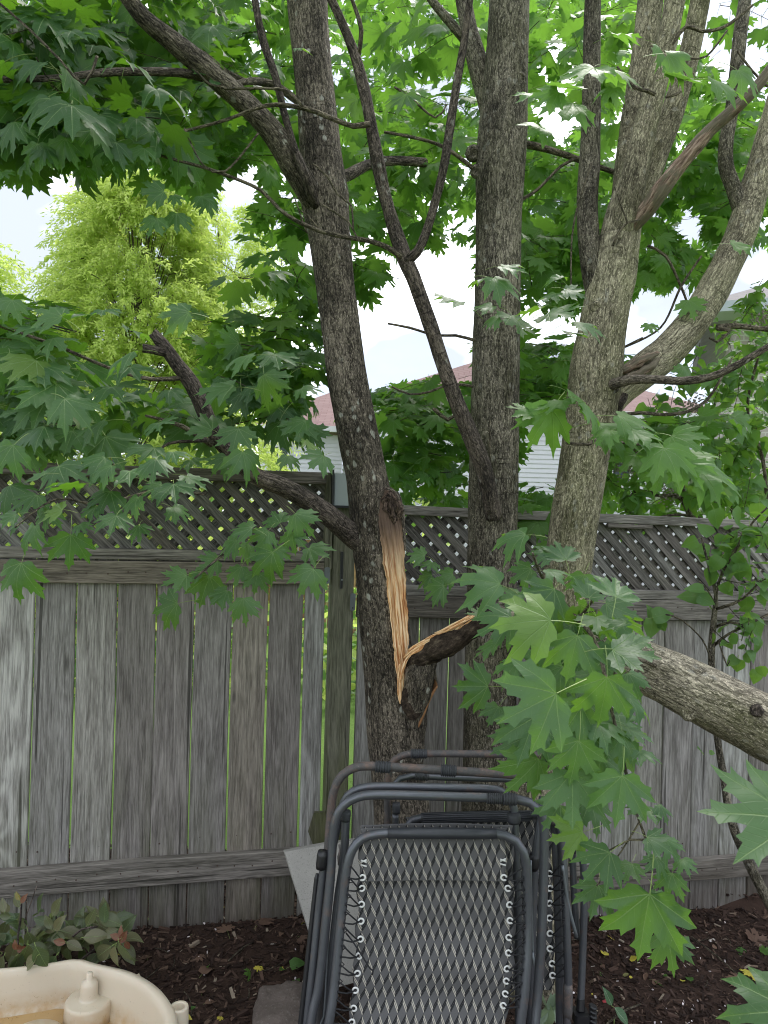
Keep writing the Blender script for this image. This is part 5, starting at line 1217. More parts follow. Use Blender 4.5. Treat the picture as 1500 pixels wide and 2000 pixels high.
hero(FOF, [(1000,1048,88,190,.75,1.75),(945,1132,112,185,.8,1.7),(1098,1075,76,265,.8,1.75),(1020,1120,66,150,.6,1.75),(1205,1145,98,285,.8,1.6),(1030,1212,150,175,.75,1.5),(1135,1140,66,100,.6,1.8),(925,1340,95,175,.85,1.6),(992,1297,70,190,.5,1.65),
           (1120,1272,118,100,.9,1.5),(1045,1375,175,150,.9,1.35),(1185,1362,130,100,.85,1.45),(1232,1272,118,45,.6,1.45),(1250,1378,80,70,.6,1.5),(1120,1405,112,120,.8,1.5),(1205,1215,60,250,.5,1.65),(975,1212,96,160,.7,1.6),(965,1395,60,110,.6,1.75),
           (1033,1432,130,110,.8,1.5),(1133,1440,120,85,.8,1.5),(1190,1425,90,75,.75,1.5),(1035,1510,112,135,.85,1.5),(1125,1482,116,100,.85,1.45),(1217,1465,92,100,.85,1.5),(1118,1550,135,95,.85,1.45),(1212,1552,124,95,.85,1.4),(1262,1478,60,90,.35,1.45),
           (1256,1585,62,90,.5,1.45),(1297,1580,44,95,.3,1.45),(1112,1632,90,160,.75,1.5),(1172,1682,98,125,.85,1.45),(1283,1645,66,60,.6,1.4),(1312,1652,60,80,.5,1.45),(1285,1690,60,110,.6,1.45),(1338,1690,46,75,.35,1.45),(1165,1752,84,115,.75,1.5),
           (1307,1725,66,95,.5,1.45),(1262,1800,172,97,.92,1.42),(1310,1850,90,85,.6,1.5),(1090,1115,70,60,.5,1.7),(1165,1215,80,100,.6,1.7),(1060,1265,90,160,.6,1.65),(950,1265,70,140,.6,1.75),(1065,1170,100,130,.7,1.65),(1150,1330,90,90,.7,1.6),(1080,1320,90,130,.7,1.6),
           (1110,1350,90,110,.6,1.7),(1000,1450,80,150,.7,1.7),(1170,1500,90,90,.7,1.6),(1080,1590,80,110,.7,1.6),(1160,1590,90,100,.7,1.6),(1245,1430,80,80,.6,1.55),(1240,1330,70,70,.6,1.6),(935,1200,60,170,.6,1.75),(1000,1170,80,170,.6,1.7),(1060,1080,60,200,.5,1.75),
           (1150,1150,70,290,.6,1.7),(1290,1760,60,90,.6,1.5),(1228,1700,60,100,.6,1.55),(1250,1250,60,60,.5,1.6)], 1.6)
hero(FOF, [(1482,1590,230,188,.8,.86),(1490,1975,170,190,.75,1.0)], 1.0)
fill(FOF, 1120, 1280, 60, 110, 1.8, 2.05, 5, .10, .10, tocam=.8, droop=1.2, check=False)
fill(FOF, 1130, 1460, 40, 90, 1.7, 1.9, 3, .10, .10, tocam=.8, droop=1.2, check=False)
FOF.build(fl_, 300)
# ================================================================== lilacs
ll = thing('lilac_shrub', (P(1330, 1000, 4.2).x, 4.2, -.1), 'dense heart-leaved lilac shrub growing behind the right fence section', 'shrub')
FOL = Foliage(HEART)
def lfill(fo, cx, cy, rx, ry, Y0, Y1, count, size, kind=None, n=8, L_=.22, dens=None, check=True):
    for _ in range(count):
        a, b_ = random.uniform(-1, 1), random.uniform(-1, 1)
        if a*a+b_*b_ > 1: continue
        p = P(cx+a*rx, cy+b_*ry, random.uniform(Y0, Y1))
        if check and holed(p): continue
        d = (Vector((random.gauss(0, .6), random.gauss(-.3, .5), random.uniform(-.2, 1)))).normalized(); pts = [(p.copy(), .0022)]
        for k in range(n):
            side = d.cross(rv()).normalized()
            for sg in (1, -1):
                pd = (side*sg+d*.4).normalized(); sz = size*random.uniform(.6, 1.15)
                fo.leaf(p+pd*sz*.25, (pd+Vector((0, 0, -.5))+rv(.2)), Vector((0, 0, 1))+(CAM-p).normalized()*random.uniform(0, .9)+rv(.3), sz)
            p = p+d*(L_/n); d = (d+rv(.12)).normalized(); pts.append((p.copy(), .0016))
        fo.twigs.tube(pts, 4, .06)
lfill(FOL, 1440, 830, 190, 200, 3.8, 5.6, 190, .075, n=6); lfill(FOL, 1330, 960, 190, 70, 3.7, 5.0, 95, .075, n=6); lfill(FOL, 1470, 700, 60, 120, 3.9, 5.0, 20, .075, n=5); lfill(FOL, 1290, 860, 110, 80, 3.9, 5.2, 26, .08, n=4, check=False)
FOL.build(ll, 300)
for lst in ([(1225, 1000, 9, 4.0), (1240, 960, 8, 4.0), (1290, 968, 8, 3.9), (1325, 970, 9, 3.9), (1345, 1000, 12, 3.9), (1350, 1040, 12, 3.95)], [(1335, 985, 7, 3.9), (1330, 930, 6, 3.8), (1290, 905, 5, 3.8)], [(1450, 1050, 9, 4.0), (1415, 960, 8, 4.0), (1385, 940, 7, 3.9), (1370, 900, 6, 3.8)],
            [(1500, 1020, 8, 4.0), (1490, 900, 7, 4.0), (1460, 800, 6, 4.0), (1480, 700, 5, 4.0)], [(1270, 1015, 5, 3.8), (1320, 1005, 5, 3.8), (1370, 1012, 5, 3.8)]):
    limb('stem', ll, lst, None, MBT, seg=8, seed=70)
b = MB()
for (x_, y_, Y_) in ((1355, 790, 4.0), (1225, 915, 4.0), (1240, 880, 4.0), (1495, 620, 3.9), (1305, 960, 3.9)):
    c0 = P(x_, y_, Y_)
    for k in range(150):
        q = c0+Vector((random.gauss(0, .045), random.gauss(0, .03), random.gauss(0, .028))); b.box(q, (.007, .007, .006))
o = b.build('faded_blossom', mat_plain('dried_blossom', (.30, .25, .23), .9, .3), ll); o['kind'] = 'stuff'
# sapling in front of the fence
sp_ = thing('lilac_sapling', Vector((P(1510, 1770, 3.3).x, 3.3, ground_z(P(1510,1770,3.3).x, 3.3))), 'thin stemmed young lilac in front of the right fence section', 'sapling')
for lst, mt in (([(1515, 1790, 19, 3.25), (1490, 1740, 19, 3.22), (1462, 1685, 18, 3.2), (1436, 1625, 17, 3.17), (1422, 1575, 15, 3.15), (1414, 1520, 14, 3.14), (1405, 1470, 13, 3.13), (1396, 1400, 13, 3.12), (1391, 1330, 13, 3.1), (1390, 1260, 13, 3.1), (1395, 1200, 11, 3.08), (1398, 1160, 8, 3.07), (1385, 1110, 5, 3.05), (1370, 1050, 4, 3.0)], MBB),
                ([(1393, 1262, 6, 3.1), (1420, 1240, 5, 3.05), (1460, 1220, 5, 3.0), (1500, 1200, 5, 3.0)], MBT), ([(1396, 1225, 6, 3.1), (1425, 1215, 5, 3.05), (1450, 1220, 4, 3.0)], MBT), ([(1396, 1190, 6, 3.08), (1430, 1180, 6, 3.0), (1450, 1170, 4, 3.0), (1490, 1130, 4, 2.95)], MBT),
                ([(1397, 1165, 6, 3.08), (1410, 1120, 5, 3.05), (1440, 1070, 5, 3.0), (1470, 1020, 4, 3.0), (1500, 990, 4, 3.0)], MBT), ([(1392, 1300, 3, 3.1), (1372, 1250, 3, 3.05), (1330, 1210, 3, 3.0), (1300, 1200, 3, 3.0)], MBT), ([(1397, 1180, 3, 3.08), (1380, 1150, 3, 3.0), (1365, 1135, 3, 3.0)], MBT),
                ([(1425, 1290, 3, 3.0), (1420, 1300, 3, 3.0), (1402, 1250, 3, 3.08)], MBT)):
    limb('stem', sp_, lst, None, mt, seg=10, seed=75)
FOS = Foliage(HEART)
for x_, y_, w_, a_ in [(1272,1200,26,260),(1292,1205,34,10),(1277,1225,32,95),(1295,1222,20,45),(1352,1165,34,190),(1375,1170,30,20),(1360,1150,30,200),(1385,1180,28,30),(1395,1130,34,100),(1420,1120,30,60),(1445,1115,34,80),(1400,1100,30,120),(1430,1085,36,30),(1460,1085,30,60),(1370,1075,30,200),(1350,1060,26,150),(1380,1035,28,240),(1460,1230,34,20),(1480,1225,34,60),(1470,1210,30,240),
                       (1455,1180,30,100),(1490,1170,34,60),(1440,1300,26,100),(1460,1285,24,60),(1430,1290,22,140),(1480,1260,34,60),(1475,1320,24,110),(1490,1310,22,60),(1350,1360-40,20,90),(1370,1465,16,10),(1390,1470,10,10),(1425,1060,34,150),(1465,1045,34,100),(1490,1050,40,60),(1400,1010,34,80),(1440,1010,34,60),(1480,1000,36,100)]:
    Y_ = 3.0+random.uniform(-.06, .08); a_ = math.radians(a_+random.uniform(-15, 15)); d = RT*math.cos(a_)-UP*math.sin(a_); sz = w_*Y_/F_PX*1.25; FOS.leaf(P(x_, y_, Y_)-d*sz*.4, d+rv(.15), -FW*.8+UP*.5+rv(.3), sz, hero=True)
lfill(FOS, 1450, 1110, 80, 110, 2.9, 3.08, 20, .062, n=3, L_=.12, check=False); lfill(FOS, 1470, 1270, 50, 60, 2.9, 3.05, 5, .058, n=2, L_=.1, check=False)
FOS.build(sp_, 300)
# ================================================================== OBJECTS
# ---- leaning paver and field stone
def slab_obj(name, pts, back, mat, parent=None, nsub=1):
    n = len(pts); V = list(pts)+[p+back for p in pts]; F = [tuple(range(n)), tuple(range(2*n-1, n-1, -1))]+[(i+n, (i+1)%n+n, (i+1)%n, i) for i in range(n)]
    b = MB(); b.add(V, F); o = b.build(name, mat, parent)
    md = o.modifiers.new('bevel', 'BEVEL'); md.width = .004; md.segments = 2; return o
m = M_('concrete_paver'); v = m.pos(); n1 = m.noise(v, 9, 4); n2 = m.noise(v, 190, 3, .7); n3 = m.voro(v, 240)
c = m.mix(n1, (.27, .26, .24), (.36, .345, .32)); c = m.mix(m.ramp(n2, [(.55, 0.0), (.7, .7)]), c, (.16, .15, .14)); c = m.mix(m.ramp(n3, [(.08, .5), (.2, 0.0)]), c, (.52, .51, .48))
MPAV = m.done(m.bsdf(c, .9, m.bump(n2, .5, .002), spec=.2))
pav = slab_obj('concrete_paver', [P(556, 1664, 2.62), P(598, 1800, 2.50), P(640, 1935, 2.40), P(760, 1900, 2.46), P(700, 1640, 2.72), P(640, 1648, 2.68)], Vector((-.012, .045, -.012)), MPAV)
tag(pav, 'grey speckled concrete paver leaning behind the folded chairs', 'paver')
def rock(name, c, sx, sy, sz, mat, seed, flat=.35):
    import bmesh
    bm = bmesh.new(); bmesh.ops.create_icosphere(bm, subdivisions=5, radius=1)
    for vv in bm.verts:
        p = vv.co; q = Vector((p.x, p.y, p.z)); s_ = 1/max(abs(q.x), abs(q.y), abs(q.z)); q = q.lerp(q*s_, .62)
        q *= 1+.13*mn.noise(q*1.4+Vector((seed, 0, 0)))+.06*mn.noise(q*4+Vector((seed, 0, 0)))+.022*mn.noise(q*13)
        vv.co = Vector((q.x*sx, q.y*sy, q.z*sz))+c
    me = bpy.data.meshes.new(name); bm.to_mesh(me); bm.free(); me.materials.append(mat); me.polygons.foreach_set('use_smooth', [True]*len(me.polygons)); o = bpy.data.objects.new(name, me); COL.objects.link(o); return o
m = M_('field_stone'); v = m.pos(); n1 = m.noise(v, 14, 5, .65); n2 = m.noise(v, 90, 4, .7)
c = m.mix(n1, (.07, .055, .047), (.20, .165, .145)); c = m.mix(m.ramp(n2, [(.56, 0.0), (.72, .6)]), c, (.30, .28, .25))
MSTONE = m.done(m.bsdf(c, .9, m.bump(m.math('ADD', n1, n2), .8, .008), spec=.2))
pc = PZ(556, 1960, .06); st = rock('field_stone', Vector((pc.x, pc.y-.03, .0)), .105, .12, .095, MSTONE, 3); tag(st, 'brown rough field stone on the soil beside the folded chairs', 'stone')
wb_ = thing('wood_block', P(626, 1620, 2.8), 'short mossy board end propped against the fence behind the chair frame', 'board')
b = MB(); b.prism([(0, 0), (.06, .01), (.045, .125), (0, .12), (-.02, .05)], 0, .02, lambda a, b_, h: P(612, 1645, 2.88)+Vector((a, -h, b_))); b.build('board_end', MWG, wb_)

# ---- folded lounge chairs
m = M_('charcoal_tube'); v = m.attr('bk'); n1 = m.noise(v, 14, 5, .65); n2 = m.noise(m.scale(v, (1, 1, .15)), 260, 3, .7); n3 = m.noise(v, 45, 4, .7)
c = m.mix(n2, (.075, .080, .092), (.125, .13, .145)); r_ = m.ramp(n1, [(.55, 0.0), (.68, .85)]); c = m.mix(m.math('MULTIPLY', r_, n3), c, (.20, .12, .085))
c = m.mix(m.ramp(n3, [(.68, 0.0), (.75, .5)]), c, (.25, .25, .25))
MTUBE = m.done(m.bsdf(c, m.math('MULTIPLY_ADD', n1, .4, .18), m.bump(n3, .25, .0015), metal=.5, spec=.5))
m = M_('rusty_tube'); v = m.attr('bk'); n1 = m.noise(v, 22, 5, .7); n3 = m.noise(v, 90, 4, .7)
c = m.mix(n3, (.055, .054, .056), (.12, .11, .108)); c = m.mix(m.ramp(n1, [(.46, 0.0), (.66, .75)]), c, (.19, .12, .095)); c = m.mix(m.ramp(n3, [(.62, 0.0), (.75, .6)]), c, (.36, .27, .22))
MRUST = m.done(m.bsdf(c, .62, m.bump(n3, .5, .002), metal=.2, spec=.4))
MSLEEVE = mat_plain('black_sleeve', (.028, .030, .036), .42, .25, 30, .08)
MGRIP = mat_plain('ribbed_grip', (.035, .037, .042), .6, .2, 60, .1)
MCORD = mat_plain('black_cord', (.012, .012, .014), .8, .3, 300, .4, .001)
MGROM = mat_plain('white_grommet', (.72, .72, .70), .35, .04, 60, .02)
def mat_fabric(name, w=.0243, h=.0357):
    m = M_(name); v = m.attr('bk'); u_, v_, _ = m.sep(v); V = m.math('DIVIDE', v_, h); row = m.math('FLOOR', V); fv = m.math('FRACT', V)
    U = m.math('ADD', m.math('DIVIDE', u_, w), m.math('MULTIPLY', row, .5)); fu = m.math('FRACT', U); sgn = m.math('SUBTRACT', fu, .5); tt = m.math('MULTIPLY', m.math('ABSOLUTE', sgn), 2.0)
    q = m.math('SUBTRACT', fv, m.math('MULTIPLY', tt, .62)); st = m.math('FRACT', m.math('MULTIPLY', q, 4.6)); right = m.math('GREATER_THAN', sgn, .0); on = m.math('MULTIPLY', m.math('GREATER_THAN', st, m.math('MULTIPLY_ADD', right, .30, .12)), m.math('MULTIPLY', m.math('GREATER_THAN', q, .02), m.math('LESS_THAN', q, .52)))
    weave = m.n('ShaderNodeTexWave', wave_type='BANDS'); weave.bands_direction = 'Y'; m.l(v, weave.inputs[0]); weave.inputs['Scale'].default_value = 210; weave.inputs['Distortion'].default_value = .4
    weave2 = m.n('ShaderNodeTexWave', wave_type='BANDS'); weave2.bands_direction = 'X'; m.l(v, weave2.inputs[0]); weave2.inputs['Scale'].default_value = 150
    wv = m.math('MULTIPLY', weave.outputs['Fac'], weave2.outputs['Fac']); dirt = m.noise(v, 7, 4, .6)
    base = m.mix(wv, (.075, .075, .08), (.20, .195, .19))
    c = m.mix(m.math('MULTIPLY', on, m.math('SUBTRACT', 1.0, right)), base, (.006, .007, .010)); c = m.mix(m.math('MULTIPLY', on, right), c, (.50, .46, .39))
    c = m.mix(m.math('MULTIPLY', dirt, .25), c, (.10, .095, .085))
    return m.done(m.bsdf(c, .85, m.bump(wv, .5, .0008), spec=.25))
MFAB = mat_fabric('woven_sling')
def arcpath(pts): return [P(*p) for p in pts]
def tubeobj(name, parent, pts, wpx, mat, seg=14, rounded=None, caps=True):
    """pts [(x, y, Y)], wpx = tube width in pixels at the mean depth"""
    Ym = sum(p[2] for p in pts)/len(pts); r = wpx*Ym/F_PX/2; W_ = [P(*p) for p in pts]
    if rounded: W_ = fillet(W_, rounded)
    b = MB(); b.tube([(p, r) for p in W_], seg, .02, smooth=not rounded or True, cap=caps); return b.build(name, mat, parent, True)
def sleeve(name, parent, p0, p1, wpx, mat, ribs=0, seg=18):
    a, c = P(*p0), P(*p1); r = wpx*(p0[2]+p1[2])/2/F_PX/2; n = max(6, ribs*6) if ribs else 4; b = MB(); pts = []
    for i in range(n+1):
        t = i/n; rr = r*(1+.10*(math.sin(t*ribs*2*PI)) if ribs else 1)
        if i in (0, n): rr = r*.9
        pts.append((a.lerp(c, t), rr))
    b.tube(pts, seg, 9, smooth=False); return b.build(name, mat, parent, True)
def torus(c, R, r, rot, seg=16, sub=7):
    V = []; F = []
    for i in range(seg):
        a = 2*PI*i/seg
        for j in range(sub):
            t = 2*PI*j/sub; p = Vector(((R+r*math.cos(t))*math.cos(a), (R+r*math.cos(t))*math.sin(a), r*math.sin(t)*.7)); V.append(rot @ p + c)
    for i in range(seg):
        for j in range(sub): F.append((i*sub+j, ((i+1)%seg)*sub+j, ((i+1)%seg)*sub+(j+1)%sub, i*sub+(j+1)%sub))
    return V, F
def sling(parent, rows, name='sling', nu=40, nv=150, wav=1.0, mat=MFAB, uoff=0.0):
    V = []; A = []; F = []; n = len(rows); vl = 0; prev = None
    for j in range(nv+1):
        t = j/nv*(n-1); i = min(int(t), n-2); f = t-i; R = [rows[i][k]*(1-f)+rows[i+1][k]*f for k in range(4)]
        a, c_ = P(R[1], R[0], R[3]), P(R[2], R[0], R[3]); mid = (a+c_)/2; vl += (mid-prev).length if prev is not None else 0; prev = mid
        for k in range(nu+1):
            u = k/nu; p = a.lerp(c_, u); w = (c_-a).length
            sag = .016*math.sin(PI*u)*wav; wavey = wav*(.0045*math.sin(vl*42+1.2*math.sin(u*3))*min(1, vl*3)+.004*mn.noise(Vector((u*3, vl*14, 2)))+.013*mn.noise(Vector((u*1.5, vl*9, 7)))*min(1, vl*2))
            edge = .004*math.sin(vl*62)*(1 if u < .03 or u > .97 else 0)
            V.append(p+Vector((edge if u < .5 else -edge, sag+wavey, 0))); A.append(((u-.5)*w+uoff, vl, 0))
    nn = nu+1
    for j in range(nv):
        for k in range(nu): a = j*nn+k; F.append((a+1, a, a+nn, a+nn+1))
    b = MB(); b.add(V, F, 0, A); o = b.build(name, mat, parent, True); md = o.modifiers.new('thick', 'SOLIDIFY'); md.thickness = .0016; return o
ROTG = Matrix.Rotation(PI/2, 3, 'X')
def lacing(parent, gs, tube, side, mat=MCORD, gr=5.2):
    """grommets and the elastic cord zigzagging to the tube. gs [(x,y,Y)], tube(y)->(x,Y)"""
    pts = []; cord = MB(); rs = random.Random(len(gs)*7+side)
    for i, (x, y, Y) in enumerate(gs):
        c = P(x, y, Y-.006); V, F = torus(c, gr*Y/F_PX, gr*.36*Y/F_PX, Matrix.Rotation(rs.uniform(-.3, .3), 3, 'Z') @ ROTG)
        g = MB(); g.add(V, F); g.build('grommet', MGROM, parent, True)
        for dy in (-11, 10):
            tx, tY = tube(y+dy-6); p1 = P(tx-side*4, y+dy-8+rs.uniform(-3, 3), tY-.012); p2 = P(tx, y+dy-4+rs.uniform(-3, 3), tY+.016)
            mid = c.lerp(p1, .5)+Vector((0, rs.uniform(-.006, .002), -.004))
            cord.tube([(c+Vector((0, .004, 0)), .0022), (c+Vector((side*.006, -.006, 0)), .0022), (mid, .0022), (p1, .0022), (p2, .0022)], 6, .012)
            pts.append(((tx-side*3, y+dy), tY))
    for i in range(len(pts)-1):
        (x0, y0), Y0 = pts[i]; (x1, y1), Y1 = pts[i+1]; zx = -side*7 if i % 2 else side*1
        cord.tube([(P(x0, y0, Y0+.004), .0016), (P((x0+x1)/2+zx, (y0+y1)/2, Y0-.010), .0016), (P(x1, y1, Y1+.004), .0016)], 5, .015)
    cord.build('elastic_cord', mat, parent, True)
# --- rear chair first
c2 = thing('lounge_chair', Vector((P(950, 1700, 2.35).x, 2.32, -.04)), 'folded reclining garden chair at the back, with a black ribbed pad on its top tube', 'chair', 'folded garden chairs leaning in front of the trunks')
T7 = [(786, 1700, 2.30), (790, 1640, 2.30), (800, 1608, 2.31), (824, 1597, 2.31), (930, 1594, 2.31), (1036, 1591, 2.31), (1068, 1594, 2.31), (1088, 1608, 2.30), (1098, 1650, 2.30), (1103, 1740, 2.28), (1108, 1850, 2.26), (1110, 1930, 2.25), (1107, 2010, 2.24), (1104, 2150, 2.22), (1100, 2300, 2.2)]
tubeobj('frame', c2, T7, 15, MTUBE)
sleeve('ribbed_pad', c2, (822, 1597, 2.305), (1038, 1592, 2.305), 20, MSLEEVE, seg=22)
T7b = MB()
for k in range(7):
    a = -PI*.15-PI*.7*k/6; r_ = .0165; T7b.tube([(P(826, 1597, 2.305)+Vector((0, r_*math.sin(a), -r_*math.cos(a))), .0016), (P(1034, 1592, 2.305)+Vector((0, r_*math.sin(a), -r_*math.cos(a))), .0016)], 5, .1)
T7b.build('pad_rib', MGRIP, c2, True)
tubeobj('frame', c2, [(762, 1760, 2.36), (760, 1680, 2.36), (757, 1600, 2.36), (757, 1530, 2.36), (764, 1494, 2.36), (784, 1476, 2.36), (820, 1472, 2.36), (920, 1472, 2.36), (1012, 1473, 2.36), (1080, 1475, 2.36)], 14, MRUST)
sleeve('grip', c2, (803, 1472, 2.355), (834, 1472, 2.355), 18, MGRIP, 7)
tubeobj('frame', c2, [(764, 1560, 2.33), (768, 1535, 2.33), (782, 1520, 2.33), (806, 1515, 2.33), (860, 1518, 2.33), (960, 1521, 2.33), (1040, 1523, 2.33)], 12, MTUBE)
sleeve('grip', c2, (810, 1515, 2.325), (837, 1517, 2.325), 16, MGRIP, 6)
tubeobj('frame', c2, [(620, 2200, 2.16), (624, 1950, 2.2), (634, 1780, 2.22), (641, 1660, 2.24), (646, 1590, 2.25), (652, 1545, 2.25), (668, 1514, 2.25), (694, 1499, 2.25), (722, 1496, 2.25), (800, 1500, 2.25), (900, 1506, 2.25), (1026, 1514, 2.25), (1030, 1514.3, 2.25)], 17, MRUST)
sleeve('grip', c2, (733, 1497, 2.245), (763, 1499, 2.245), 22, MGRIP, 6); sleeve('grip', c2, (861, 1504, 2.245), (891, 1506, 2.245), 22, MGRIP, 7)
b = MB(); b.lathe(P(1003, 1508, 2.238), [(.0035, 0), (.0035, .001)], 10, rot=ROTG); b.build('dark_hole_disc', MBLK, c2)  # black disc on the tube, painting the dark inside of a hole
for lst, w_, mt in (([(772, 1590, 2.34), (774, 1640, 2.34), (776, 1760, 2.33)], 13, MTUBE), ([(1080, 1552, 2.33), (1083, 1600, 2.33), (1088, 1700, 2.32), (1092, 1850, 2.30), (1094, 2010, 2.28), (1096, 2300, 2.25)], 17, MTUBE),
                    ([(1118, 1556, 2.38), (1118, 1660, 2.37), (1122, 1760, 2.36), (1128, 1832, 2.35)], 13, MTUBE), ([(1134, 1660, 2.34), (1140, 1700, 2.34), (1141, 1760, 2.33), (1138, 1860, 2.32), (1134, 1960, 2.30)], 14, MTUBE),
                    ([(1098, 1690, 2.27), (1108, 1760, 2.27), (1122, 1815, 2.27), (1126, 1830, 2.27)], 7, MGALV), ([(1060, 1556, 2.28), (1056, 1600, 2.27), (1047, 1660, 2.26), (1043, 1720, 2.26), (1038, 1840, 2.25), (1036, 2000, 2.24), (1036, 2250, 2.2)], 16, MTUBE)):
    tubeobj('leg', c2, lst, w_, mt)
sleeve('collar', c2, (1080, 1560, 2.328), (1082, 1580, 2.328), 21, MGRIP); sleeve('collar', c2, (774, 1568, 2.338), (774, 1588, 2.338), 16, MGRIP); sleeve('collar', c2, (1044, 1668, 2.262), (1042, 1698, 2.262), 21, MBLK)
sleeve('collar', c2, (1109, 1922, 2.248), (1108, 1990, 2.245), 19, MRUST)
sling(c2, [(1596, 792, 1086, 2.325), (1650, 790, 1076, 2.32), (1700, 788, 1078, 2.31), (1800, 786, 1081, 2.30), (1900, 784, 1083, 2.29), (1935, 784, 1080, 2.285)], wav=.6, nv=120)
lacing(c2, [(1073, 1706, 2.30), (1074, 1735, 2.30), (1073, 1764, 2.295), (1073, 1793, 2.29), (1074, 1823, 2.29), (1074, 1853, 2.285), (1078, 1882, 2.28), (1079, 1905, 2.28)], lambda y: (1101+(y-1700)*.04, 2.27), 1)
b = MB(); b.tube([(P(1134, 1950, 2.30), .012), (P(1134, 1972, 2.295), .014)], 12, .02, smooth=False); b.box(P(1134, 1985, 2.29), (.045, .05, .03), ch=.006)
for k in range(5): b.lathe(P(1158, 1966+k*9, 2.28), [(.012, -.004), (.014, 0), (.012, .004)], 10, rot=Matrix.Rotation(.3, 3, 'Y'))
b.tube([(P(1132, 1990, 2.30), .011), (P(1130, 2300, 2.25), .011)], 10, .1); b.build('foot_knob', MBLK, c2)
for k, (x_, y_, w_, h_) in enumerate(((1118, 1650, 12, 30),)):
    b = MB(); b.box(P(x_, y_, 2.35), (w_*2.35/F_PX, .02, h_*2.35/F_PX), ch=.003); b.build('bracket', MBLK, c2)
# --- front chair
c1 = thing('lounge_chair', Vector((P(850, 1700, 2.1).x, 2.02, -.02)), 'folded reclining garden chair nearest the viewer, its grey zigzag sling facing front', 'chair', 'folded garden chairs leaning in front of the trunks')
T1 = [(600, 2300, 1.92), (628, 2080, 2.00), (645, 1985, 2.02), (655, 1910, 2.04), (668, 1780, 2.07), (677, 1700, 2.08), (688, 1660, 2.085), (708, 1637, 2.09), (736, 1629, 2.09), (770, 1627, 2.09), (860, 1627, 2.09), (950, 1628, 2.09), (985, 1631, 2.09), (1008, 1642, 2.085), (1022, 1664, 2.08), (1028, 1700, 2.08), (1031, 1800, 2.07), (1027, 1910, 2.04), (1017, 2000, 2.02), (1004, 2100, 2.0), (985, 2300, 1.92)]
tubeobj('frame', c1, T1, 18, MTUBE, seg=18)
sleeve('grip_sleeve', c1, (757, 1627, 2.088), (969, 1628, 2.088), 21.5, MSLEEVE, seg=22)
tubeobj('frame', c1, [(585, 2250, 2.0), (606, 2010, 2.06), (622, 1930, 2.08), (634, 1830, 2.1), (645, 1720, 2.12), (650, 1640, 2.13), (656, 1600, 2.13), (672, 1572, 2.13), (698, 1557, 2.13), (730, 1552, 2.13), (800, 1553, 2.13), (900, 1556, 2.13), (1008, 1560, 2.13), (1034, 1567, 2.13), (1053, 1584, 2.13), (1062, 1612, 2.13), (1062, 1700, 2.12), (1058, 1820, 2.1), (1050, 1940, 2.08), (1042, 2040, 2.05), (1030, 2250, 2.0)], 18, MTUBE, seg=18)
sleeve('grip', c1, (950, 1559, 2.125), (981, 1560, 2.125), 20, MGRIP, 8); sleeve('grip', c1, (982, 1560, 2.124), (1009, 1561, 2.124), 23, MGRIP, 5)
tubeobj('frame', c1, [(640, 1700, 2.2), (660, 1610, 2.2), (672, 1566, 2.19), (690, 1545, 2.18), (718, 1537, 2.18), (770, 1536, 2.18), (860, 1538, 2.18), (950, 1540, 2.18), (978, 1545, 2.18), (996, 1557, 2.18), (1004, 1580, 2.18), (1006, 1640, 2.17), (1010, 1720, 2.16), (1013, 1850, 2.14), (1014, 2000, 2.11), (1014, 2250, 2.06)], 16, MTUBE)
sleeve('collar', c1, (1003, 1588, 2.165), (1004, 1607, 2.165), 26, MGRIP); sleeve('collar', c1, (676, 1583, 2.165), (674, 1603, 2.165), 20, MGRIP)
for lst, w_, mt in (([(676, 1590, 2.17), (671, 1680, 2.16), (661, 1750, 2.15), (650, 1850, 2.13), (638, 1960, 2.11), (625, 2200, 2.06)], 17, MTUBE),
                    ([(632, 1690, 2.14), (622, 1780, 2.13), (612, 1880, 2.11), (600, 1990, 2.09), (575, 2250, 2.04)], 15, MTUBE)):
    tubeobj('leg', c1, lst, w_, mt)
b = MB(); A_, B_ = P(620, 1706, 2.16), P(588, 1995, 2.10); d_ = (B_-A_); b.tube([(A_, .005), (A_+d_*.03, .008), (A_+d_*.5, .0085), (A_+d_*1.6, .008)], 10, .05); b.build('flat_bar', MBLK, c1)
sleeve('collar', c1, (631, 1662, 2.13), (627, 1696, 2.13), 22, MBLK)
tubeobj('latch_wire', c1, [(662, 1648, 2.13), (664, 1660, 2.12), (660, 1672, 2.12), (661, 1690, 2.12), (663, 1660, 2.115)], 2.4, MRUST, 6)
tubeobj('link_bar', c1, [(645, 1760, 2.115), (641, 1830, 2.10), (637, 1900, 2.09), (632, 1985, 2.08), (622, 2010, 2.08), (606, 1995, 2.08)], 4, MGALV, 8)
tubeobj('link_bar', c1, [(1036, 1680, 2.10), (1038, 1780, 2.09), (1041, 1870, 2.08), (1043, 1884, 2.075), (1040, 1860, 2.07)], 5, MGALV, 8)
sling(c1, [(1612, 705, 1002, 2.12), (1660, 703, 1002, 2.115), (1724, 699, 1003, 2.108), (1800, 697, 1006, 2.095), (1880, 692, 1004, 2.075), (1940, 687, 996, 2.06), (1990, 683, 990, 2.045), (2100, 672, 975, 2.02), (2300, 650, 960, 1.95)])
sling(c1, [(1618, 703, 988, 2.100), (1660, 702, 988, 2.094), (1700, 702, 989, 2.088), (1722, 701, 990, 2.086)], 'head_pillow', nv=60, wav=.5, uoff=.004)
gl = [(708, 1714, 2.09), (707, 1735, 2.098), (706, 1766, 2.092), (705, 1799, 2.088), (704, 1834, 2.08), (701, 1867, 2.072), (698, 1901, 2.062), (694, 1934, 2.052), (691, 1969, 2.044), (687, 1996, 2.036)]
